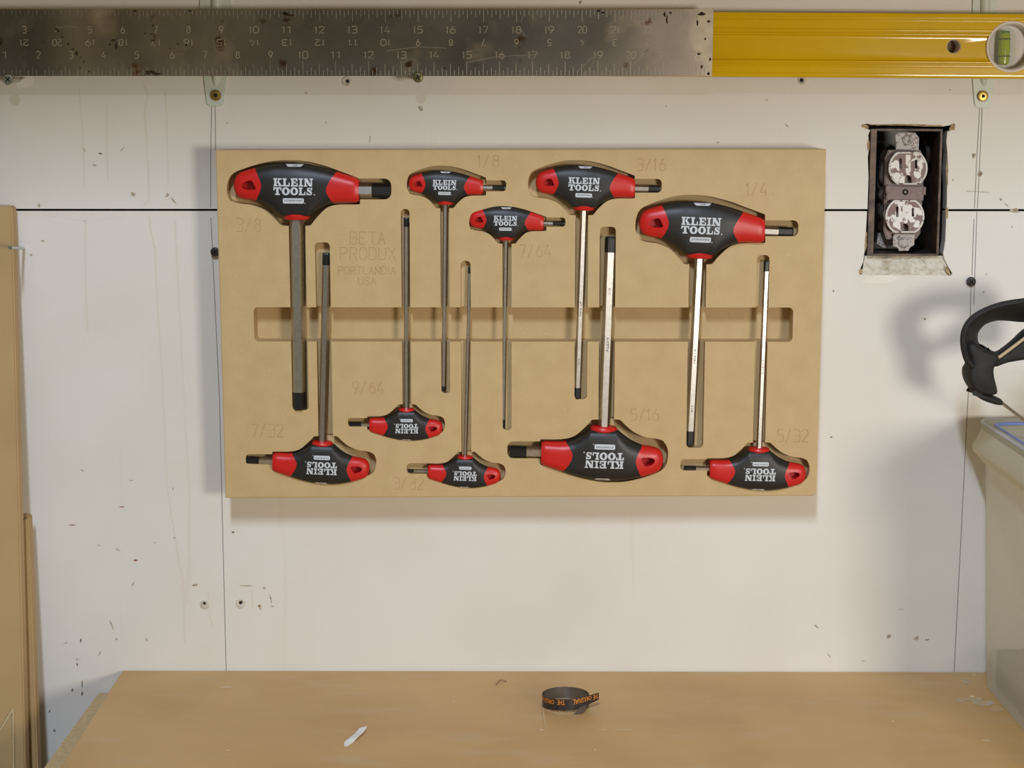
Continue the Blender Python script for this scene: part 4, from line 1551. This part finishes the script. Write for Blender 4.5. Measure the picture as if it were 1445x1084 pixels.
# receptacle body
body = opx([(1255, 212), (1300, 212), (1306, 224), (1300, 330), (1294, 338), (1252, 338), (1248, 326), (1250, 224)], -0.030, -0.0065, M['recbrown'], 'receptacle_body', ob, 0.0008, -0.004)
mid = opx([(1252, 262), (1304.5, 263), (1303, 283), (1250.5, 282)], -0.02, -0.0026, M['recbrown'], 'centre_bridge', ob, 0.0006, -0.0026)
opx([(1250, 262), (1256, 261), (1256, 272), (1249.5, 272)], -0.02, -0.0018, M['recbrown'], 'side_terminal', ob, 0.0005, -0.0026)
opx([(1302, 264), (1306.5, 264), (1306, 275), (1301.5, 274)], -0.02, -0.0018, M['recbrown'], 'side_terminal', ob, 0.0005, -0.0026)
c = P(1277.5, 271, -0.0026)
bm = bmesh.new()
bm_lathe_y(bm, c.x, c.z, [(-0.004, 0.0023), (-0.0020, 0.0023), (-0.0016, 0.0019), (-0.0022, 0.0013), (-0.0030, 0.0010)], 20)
link('centre_screw_hole', from_bm(bm), M['boxdark'], ob, smooth=40)


def face(cx, cy, up=True):
    """rounded plug face with flats at top and bottom and three slots"""
    pts = []
    R_ = 27.5
    for k in range(48):
        a = 2 * math.pi * k / 48
        x, y = R_ * math.cos(a), R_ * math.sin(a)
        pts.append((cx + x, cy + max(-23.0, min(23.0, y))))
    out = []
    for p in pts:
        if not out or math.hypot(p[0] - out[-1][0], p[1] - out[-1][1]) > 0.5:
            out.append(p)
    dq = 0.0004
    bm = bmesh.new()
    bm_prism_px(bm, out, -0.018, dq, dq)
    bmesh.ops.bevel(bm, geom=[e for e in bm.edges if all(v.co.y < -dq + 0.0001 for v in e.verts)], offset=0.0007, segments=2, affect='EDGES')
    me = from_bm(bm)
    s3 = [[(-12.5, -14), (-8.8, -14), (-8.8, 1), (-12.5, 1)], [(9.6, -12), (13, -12), (13, 0.2), (9.6, 0.2)],
          [(-5, 21), (-5, 15)] + [(-5 * math.cos(math.pi * k / 8), 15 - 5 * math.sin(math.pi * k / 8)) for k in range(1, 8)] + [(5, 15), (5, 21)]]
    for s in s3:
        bm = bmesh.new()
        bm_prism_px(bm, [(cx + x, cy + y) for x, y in s], -0.009, dq + 0.003, dq)
        me = boolean(me, from_bm(bm))
    me.materials.clear()
    o = link('plug_face', me, M['recface'], ob, smooth=30)
    # raised painted rim left along the edge
    inn = [(cx + (x - cx) * 0.93, cy + (y - cy) * 0.925) for x, y in out]
    bm = bmesh.new()
    A = [bm.verts.new(P(x, y, dq + 0.0002)) for x, y in out]
    B = [bm.verts.new(P(x, y, dq + 0.0006)) for x, y in inn]
    C_ = [bm.verts.new(P(cx + (x - cx) * 0.90, cy + (y - cy) * 0.90, dq + 0.0001)) for x, y in out]
    n = len(out)
    for i in range(n):
        j = (i + 1) % n
        bm.faces.new((A[i], A[j], B[j], B[i]))
        bm.faces.new((B[i], B[j], C_[j], C_[i]))
    link('painted_rim', from_bm(bm), M['recrim'], o)
    bm = bmesh.new()
    bm_prism_px(bm, [(cx - 3.4, cy - 19), (cx + 3.4, cy - 19), (cx + 3.8, cy + 8), (cx + 1.5, cy + 10), (cx - 2, cy + 9), (cx - 3.6, cy + 4)], dq - 0.0004, dq + 0.00025, dq)
    link('paint_streak', from_bm(bm), M['recrim'], o)
    for (x, y) in ((-10.7, -6.5), (11.3, -6), (0, 15.5)):
        bm = bmesh.new()
        q = P(cx + x, cy + y, -0.0075)
        bm_box(bm, q.x - 0.0032, q.x + 0.0032, 0.0074, 0.0084, q.z - 0.0046, q.z + 0.0046)
        link('slot_contact', from_bm(bm), M['hole'], o)


face(1281.5, 237.5)
face(1277.0, 305.5)
tabt = opx([(1267, 187), (1292, 187), (1293.5, 191), (1297, 194), (1296.5, 212), (1264.5, 211), (1264.5, 196), (1263, 195), (1263.5, 191)], -0.0045, -0.0030, M['galv'], 'mounting_tab', ob, 0.0003, -0.003)
tabb = opx([(1261, 330), (1291, 330), (1290, 346), (1283, 350), (1282.5, 354), (1268.5, 354), (1268, 350), (1260, 347)], -0.0045, -0.0030, M['galv'], 'mounting_tab', ob, 0.0003, -0.003)
for tb_, (x, y) in ((tabt, (1280.5, 197.5)), (tabb, (1274.5, 342.5))):
    c = P(x, y, -0.003)
    bm = bmesh.new()
    bm_lathe_y(bm, c.x, c.z, [(-0.0034, 0.0040), (-0.0022, 0.0040), (-0.0014, 0.0032), (-0.0012, 0.0018)], 24)
    me = from_bm(bm)
    bm = bmesh.new()
    bm_box(bm, c.x - 0.005, c.x + 0.005, -0.0005, 0.0019, c.z - 0.0005, c.z + 0.0005)
    me = boolean(me, from_bm(bm))
    me.materials.clear()
    link('tab_screw', me, M['galv'], tb_, smooth=35)
bm = bmesh.new()
flat_text(bm, 'LEVITON', 1265, 1286, 337.6, 334.2, lambda x, y: P(x, y, -0.0029))
link('maker_name', from_bm(bm, recalc=False), M['boxmetal'], tabb)
# wires looped at the left of the receptacle, bright clamp at the bottom left
for pts, r in (([(1262, 215, -0.03), (1248, 228, -0.018), (1244, 250, -0.014), (1249, 262, -0.016), (1243, 275, -0.014), (1250, 286, -0.016), (1243, 298, -0.015), (1250, 312, -0.02), (1256, 322, -0.03)], 0.0026),
               ([(1258, 208, -0.035), (1249, 222, -0.026), (1246, 244, -0.024), (1242, 262, -0.022), (1250, 276, -0.022), (1242, 290, -0.022), (1246, 306, -0.026), (1252, 318, -0.036)], 0.0026),
               ([(1305, 200, -0.03), (1310, 212, -0.022), (1309, 228, -0.026), (1303, 236, -0.034)], 0.0020)):
    pp = [P(*q) for q in pts]
    dense = []
    for i in range(len(pp) - 1):
        p0, p1, p2, p3 = pp[max(i - 1, 0)], pp[i], pp[i + 1], pp[min(i + 2, len(pp) - 1)]
        for k_ in range(5):
            t = k_ / 5
            dense.append(0.5 * ((2 * p1) + (p2 - p0) * t + (2 * p0 - 5 * p1 + 4 * p2 - p3) * t * t + (3 * p1 - p0 - 3 * p2 + p3) * t ** 3))
    dense.append(pp[-1])
    bm = bmesh.new()
    bm_tube(bm, dense, r, 10)
    link('wire', from_bm(bm), M['wire'], ob, smooth=60)
opx([(1240, 330), (1250, 326), (1262, 331), (1262, 345), (1248, 350), (1238, 344)], -0.030, -0.024, M['galv'], 'cable_clamp', ob, 0.001, -0.024)

# ================================================================== STORAGE TUB AT THE RIGHT
bA, bB = T(1387, 963), T(1445, 1032)
ld = (bB - bA)
ld.z = 0
ld.normalize()                                   # along the left side, towards the room
rt = Vector((-ld.y, ld.x, 0))
if rt.x < 0:
    rt = -rt
dA = -bA.y
tA = P(1390, 652, dA)
z_body = tA.z
lenS, widS = 0.26, 0.19
infl = (bA - tA).to_2d().dot(rt.to_2d())         # how far the foot is drawn in
tub = tag(empty('storage_tub', bA + ld * 0.13 + rt * 0.09), 'translucent lidded plastic storage tub standing on the bench at the right edge', 'tub')


def loop(off, z, r=0.012, n=5):
    """rounded rectangle of the tub, grown outwards by off"""
    o = Vector((bA.x, bA.y, 0))
    pts = []
    a0, a1, b0, b1 = -off, widS + off, -off, lenS + off
    for cx_, cy_, s in ((a1 - r, b1 - r, 0), (a0 + r, b1 - r, 90), (a0 + r, b0 + r, 180), (a1 - r, b0 + r, 270)):
        for k_ in range(n + 1):
            a_ = R(s + 90 * k_ / n)
            q = o + rt * (cx_ + r * math.cos(a_)) + ld * (cy_ + r * math.sin(a_))
            pts.append(Vector((q.x, q.y, z)))
    return pts


def skin(levels, cap0=False, cap1=False):
    bm = bmesh.new()
    rings = [[bm.verts.new(p) for p in lv_] for lv_ in levels]
    n = len(rings[0])
    for A, B in zip(rings, rings[1:]):
        for i in range(n):
            bm.faces.new((A[i], A[(i + 1) % n], B[(i + 1) % n], B[i]))
    if cap0:
        bm.faces.new(list(reversed(rings[0])))
    if cap1:
        bm.faces.new(rings[-1])
    return bm


z_top = P(1386, 597, dA - 0.004).z
flare = max(0.0, infl) + 0.0005
bm = skin([loop(0.0, TZ + 0.0006), loop(flare * 0.15, TZ + 0.03), loop(flare, z_body), loop(flare, z_top - 0.006), loop(flare - 0.0016, z_top - 0.006), loop(flare - 0.0016, z_body), loop(-0.0016, TZ + 0.002)], True, True)
link('tub_body', from_bm(bm), M['tub'], tub, smooth=40)
z_fl = P(1379, 637, dA - 0.004).z
bm = skin([loop(flare + 0.0005, z_top - 0.004, 0.014), loop(flare + 0.0035, z_top - 0.002, 0.014), loop(flare + 0.0045, z_top - 0.006, 0.014), loop(flare + 0.0085, z_fl + 0.004, 0.010), loop(flare + 0.0080, z_fl, 0.010), loop(flare + 0.0012, z_fl + 0.001 - 0.009, 0.012)])
fl = link('lid_flap', from_bm(bm), M['tubflap'], tub, smooth=50)
bm = skin([loop(flare + 0.0042, z_top - 0.0035, 0.014), loop(flare + 0.0046, z_top + 0.0010, 0.014), loop(flare + 0.0025, z_top + 0.0022, 0.014), loop(flare - 0.001, z_top + 0.0018, 0.013), loop(flare - 0.0035, z_top - 0.001, 0.012)], False, True)
lid = link('lid', from_bm(bm), M['lid'], tub, smooth=40)
for off, r_ in ((flare + 0.0036, 0.0013), (flare - 0.0052, 0.0016)):
    bm = bmesh.new()
    lp = loop(off, z_top + (0.0014 if off > flare else -0.0004), 0.013, 6)
    bm_tube(bm, lp + [lp[0]], r_, 8)
    link('gasket' if off < flare else 'lid_edge', from_bm(bm), M['gasket'] if off < flare else M['lidgrey'], lid, smooth=60)
# dark things lying in the tub
bm = bmesh.new()
n = 6
bm_slab(bm, [(v.x, v.y) for v in loop(-0.006, 0, 0.01)], TZ + 0.003, TZ + 0.03)
link('contents', from_bm(bm), M['boxdark'], tub)

# ================================================================== BLACK STRAP TOOL ON THE TUB
dk = dA - 0.01
st_root = tag(empty('rubber_strap_handle', P(1385, 571, 0.09)), 'black looped rubber handle with a finger hole and thin steel rod above the tub lid', 'handle')


def cr(pp, n=6):
    out = []
    for i in range(len(pp) - 1):
        p0, p1, p2, p3 = [Vector(q) for q in (pp[max(i - 1, 0)], pp[i], pp[i + 1], pp[min(i + 2, len(pp) - 1)])]
        for k_ in range(n):
            t = k_ / n
            out.append(0.5 * ((2 * p1) + (p2 - p0) * t + (2 * p0 - 5 * p1 + 4 * p2 - p3) * t * t + (3 * p1 - p0 - 3 * p2 + p3) * t ** 3))
    out.append(Vector(pp[-1]))
    return out


near = [(1500, 421), (1470, 421.5), (1440, 424), (1412, 429), (1388, 438), (1370, 450), (1360, 466), (1358, 486), (1363, 508), (1372, 520)]
far = [(1500, 455), (1470, 452), (1440, 452), (1420, 450), (1404, 450), (1388, 456), (1378, 468), (1377, 480), (1382, 489), (1394, 496)]
NA, FA = cr([P(x, y, 0.105) for x, y in near]), cr([P(x, y, 0.082) for x, y in far])
bm = bmesh.new()
rows = []
for a_, b_ in zip(NA, FA):
    rows.append([bm.verts.new(a_.lerp(b_, t)) for t in (0, 0.33, 0.66, 1)])
for A, B in zip(rows, rows[1:]):
    for i in range(3):
        bm.faces.new((A[i], A[i + 1], B[i + 1], B[i]))
me = from_bm(bm)


def sol(o):
    s = o.modifiers.new('s', 'SOLIDIFY')
    s.thickness = 0.004
    s.offset = 0
    b_ = o.modifiers.new('b', 'BEVEL')
    b_.width = 0.0012
    b_.segments = 2


me = modmesh(me, sol)
link('loop', me, M['clip'], st_root, smooth=45)


def soft(pts, d0, d1, name, bev=0.0025):
    """a moulded rubber lump: the outline swells at mid depth and closes in towards both faces"""
    dm, dh = (d0 + d1) / 2, (d1 - d0) / 2
    out = [P(x, y, dm) for x, y in cr2(pts, 3)]
    n = len(out)
    bm = bmesh.new()
    rings = []
    for f in (-1.0, -0.93, -0.75, -0.4, 0.0, 0.4, 0.75, 0.93, 1.0):
        ins = 0.006 * (1 - math.sqrt(max(0, 1 - abs(f) ** 3)))
        ring = []
        for k_ in range(n):
            t_ = (out[(k_ + 1) % n] - out[k_ - 1])
            nr = Vector((-t_.z, 0, t_.x)).normalized()
            ring.append(nr)
        area2 = sum(out[k_].x * out[(k_ + 1) % n].z - out[(k_ + 1) % n].x * out[k_].z for k_ in range(n))
        sg = 1 if area2 > 0 else -1
        rings.append([bm.verts.new((out[k_].x + ring[k_].x * ins * sg * 0.55, -(dm + dh * f), out[k_].z + ring[k_].z * ins * sg * 0.55)) for k_ in range(n)])
    for A, B in zip(rings, rings[1:]):
        for k_ in range(n):
            bm.faces.new((A[k_], A[(k_ + 1) % n], B[(k_ + 1) % n], B[k_]))
    bm.faces.new(rings[0])
    bm.faces.new(list(reversed(rings[-1])))
    return link(name, from_bm(bm), M['clip'], st_root, smooth=60)


def cr2(pts, m_):
    n = len(pts)
    out = []
    for i in range(n):
        p0, p1, p2, p3 = pts[i - 1], pts[i], pts[(i + 1) % n], pts[(i + 2) % n]
        for k_ in range(m_):
            t = k_ / m_
            out.append(tuple(0.5 * (2 * p1[q] + (p2[q] - p0[q]) * t + (2 * p0[q] - 5 * p1[q] + 4 * p2[q] - p3[q]) * t * t + (3 * p1[q] - p0[q] - 3 * p2[q] + p3[q]) * t ** 3) for q in (0, 1)))
    return out


soft([(1358.5, 486), (1370, 480), (1384, 489), (1402, 496), (1406, 506), (1399, 517), (1399.5, 530), (1404, 550), (1397, 556), (1386, 556), (1374, 553), (1366, 545), (1361, 533), (1361, 521), (1365, 511)], 0.080, 0.106, 'grip')
soft([(1376, 551), (1395, 556), (1412, 563), (1410.5, 571), (1394, 567.5), (1380, 561), (1368, 549)], 0.086, 0.104, 'rod_socket', 0.0015)
soft([(1384, 486), (1402, 496), (1412, 494), (1430, 480), (1445, 466), (1470, 450), (1500, 438), (1500, 500), (1470, 504), (1445, 507), (1420, 511), (1400, 517), (1392, 505)], 0.082, 0.100, 'arm')
bm = bmesh.new()
bm_tube(bm, cr([P(x, y, 0.1015) for x, y in [(1402, 502.5), (1408, 504), (1413, 502), (1445, 478), (1480, 452)]], 4), 0.0013, 8)
link('tan_strip', from_bm(bm), M['beige'], st_root, smooth=60)
bm = bmesh.new()
e0 = P(1409, 565, 0.096)
e1 = P(1452, 598, 0.105)
bm_tube(bm, [e0, e1, e1 + (e1 - e0) * 0.4], 0.0013, 10)
link('steel_rod', from_bm(bm), M['chrome'], st_root, smooth=60)

# ================================================================== SMALL THINGS ON THE BENCH
# curled strip of printed metal banding
cB = T(800, 996)
kx = 1 / 1760.0
bd = tag(empty('metal_band', cB), 'curled black and silver metal band with orange lettering lying on the bench', 'band')
HB = 0.0092
rx, ry = 31.5 * kx, 0.0165


def band_pt(u, z):
    """u runs once round the coil, then out into the tail"""
    a = R(-55) - u
    return Vector((cB.x + rx * math.cos(a), cB.y + ry * math.sin(a), TZ + z))


NB = 60
path = []
for i in range(NB + 1):
    u = 2 * math.pi * i / NB
    a = R(-60) + u
    grow = 1 + 0.03 * i / NB
    path.append((cB.x - 0.001 + rx * grow * math.cos(a), cB.y + ry * grow * math.sin(a), 0.0004 + 0.0022 * max(0, (i - 40) / 20.0)))
# tail: leaves the coil at the front right and climbs away
lx, ly, lz = path[-1]
for i in range(1, 13):
    t = i / 12
    path.append((lx + 0.0165 * t, ly + 0.0085 * t + 0.002 * t * t, lz + 0.0040 * t))
# start: a short tag that drops to the bench
heights = [HB] * len(path)
for i in range(NB + 1, len(path)):
    t = (i - NB) / 12
    heights[i] = HB * (1 - 0.40 * t)
bm = bmesh.new()
prev = None
norms = []
for i, (x, y, z) in enumerate(path):
    p0, p1 = path[max(i - 1, 0)], path[min(i + 1, len(path) - 1)]
    tx, ty = p1[0] - p0[0], p1[1] - p0[1]
    l_ = math.hypot(tx, ty)
    norms.append((ty / l_, -tx / l_))
out_s, in_s = [], []
for i, (x, y, z) in enumerate(path):
    nx_, ny_ = norms[i]
    if (x - cB.x) * nx_ + (y - cB.y) * ny_ < 0 and i <= NB:
        nx_, ny_ = -nx_, -ny_
    if i > NB and ny_ > 0:
        nx_, ny_ = -nx_, -ny_
    norms[i] = (nx_, ny_)
for side, nm_, mm in ((1, 'printed_face', 'bandblack'), (-1, 'silver_face', 'bandsilver')):
    bm = bmesh.new()
    prev = None
    for i, (x, y, z) in enumerate(path):
        nx_, ny_ = norms[i]
        o_ = 0.00018 * side
        cur = (bm.verts.new((x + nx_ * o_, y + ny_ * o_, TZ + z)), bm.verts.new((x + nx_ * o_, y + ny_ * o_, TZ + z + heights[i])))
        if prev:
            bm.faces.new((prev[0], prev[1], cur[1], cur[0]))
        prev = cur
    me = from_bm(bm, recalc=False)
    face_o = link(nm_, me, M[mm], bd, smooth=60)
    if side == 1:
        printed = face_o


def along(s, v, off=0.0003):
    """s: distance index along the path (float), v: height fraction"""
    i = int(max(0, min(len(path) - 2, math.floor(s))))
    t = s - i
    a_, b_ = path[i], path[i + 1]
    n_ = norms[i]
    h = heights[i] * (1 - t) + heights[i + 1] * t
    z = a_[2] * (1 - t) + b_[2] * t
    return Vector((a_[0] * (1 - t) + b_[0] * t + n_[0] * off, a_[1] * (1 - t) + b_[1] * t + n_[1] * off, TZ + z + h * v))


bm = bmesh.new()
flat_text(bm, 'THE', 71.6, 68.6, 0.92, 0.30, lambda x, y: along(x, y))
flat_text(bm, 'ORIGINAL', 67.6, 57.6, 0.94, 0.46, lambda x, y: along(x, y))
flat_text(bm, 'THE', 54.4, 51.4, 0.94, 0.52, lambda x, y: along(x, y))
flat_text(bm, 'ORIGINAL', 50.0, 41.0, 0.94, 0.52, lambda x, y: along(x, y))
link('orange_lettering', from_bm(bm, recalc=False), M['orange'], printed)
bm = bmesh.new()
pts = [(T(824, 992, TZ + 0.006), 1), (T(822, 998, TZ + 0.004), 1), (T(819, 1004, TZ + 0.002), 1), (T(815, 1009), 1)]
pv = None
for (c, _) in pts:
    cur = (bm.verts.new((c.x - 0.003, c.y, max(c.z, TZ + 0.0006))), bm.verts.new((c.x + 0.003, c.y + 0.001, max(c.z, TZ + 0.0006))))
    if pv:
        bm.faces.new((pv[0], pv[1], cur[1], cur[0]))
    pv = cur
me = modmesh(from_bm(bm), lambda o: setattr(o.modifiers.new('s', 'SOLIDIFY'), 'thickness', 0.0004))
link('bent_tab', me, M['bandsilver'], bd)

# torn sliver of white paper
bm = bmesh.new()
sl = [(485, 1050), (488, 1046), (494, 1041), (501, 1036), (507, 1031), (511, 1029.5), (514, 1029.5), (516, 1027.8), (517.6, 1029), (516.4, 1032), (512, 1037), (505, 1043), (498, 1048), (492, 1052), (489, 1054.5), (488.5, 1052.5), (486, 1054)]
w_ = [T(x, y) for x, y in sl]
a = [bm.verts.new((p.x, p.y, TZ + 0.0004 + (0.0014 if 3 < i < 12 else 0))) for i, p in enumerate(w_)]
bm.faces.new(a)
bmesh.ops.triangulate(bm, faces=list(bm.faces))
me = modmesh(from_bm(bm), lambda o: setattr(o.modifiers.new('s', 'SOLIDIFY'), 'thickness', 0.0004))
tag(link('paper_scrap', me, M['paper']), 'torn white sliver of paper lying on the bench near the front', 'scrap')
# wood shaving and thread
bm = bmesh.new()
bm_tube(bm, cr([T(700, 967) + Vector((0, 0, 0.0006)), T(705, 963) + Vector((0, 0, 0.0016)), T(710, 962) + Vector((0, 0, 0.001)), T(714.5, 962.5) + Vector((0, 0, 0.0006))], 4), 0.0005, 6)
tag(link('shaving', from_bm(bm), M['shaving'], smooth=60), 'small curled brown shaving on the bench close to the wall', 'shaving')
bm = bmesh.new()
bm_tube(bm, cr([T(767, 1001) + Vector((0, 0, 0.0005)), T(767.5, 1012) + Vector((0, 0, 0.0004)), T(769, 1023) + Vector((0, 0, 0.0004)), T(772, 1026) + Vector((0, 0, 0.0004))], 4), 0.00028, 5)
tag(link('thread', from_bm(bm), M['thread'], smooth=60), 'short pale thread on the bench in front of the metal band', 'thread')
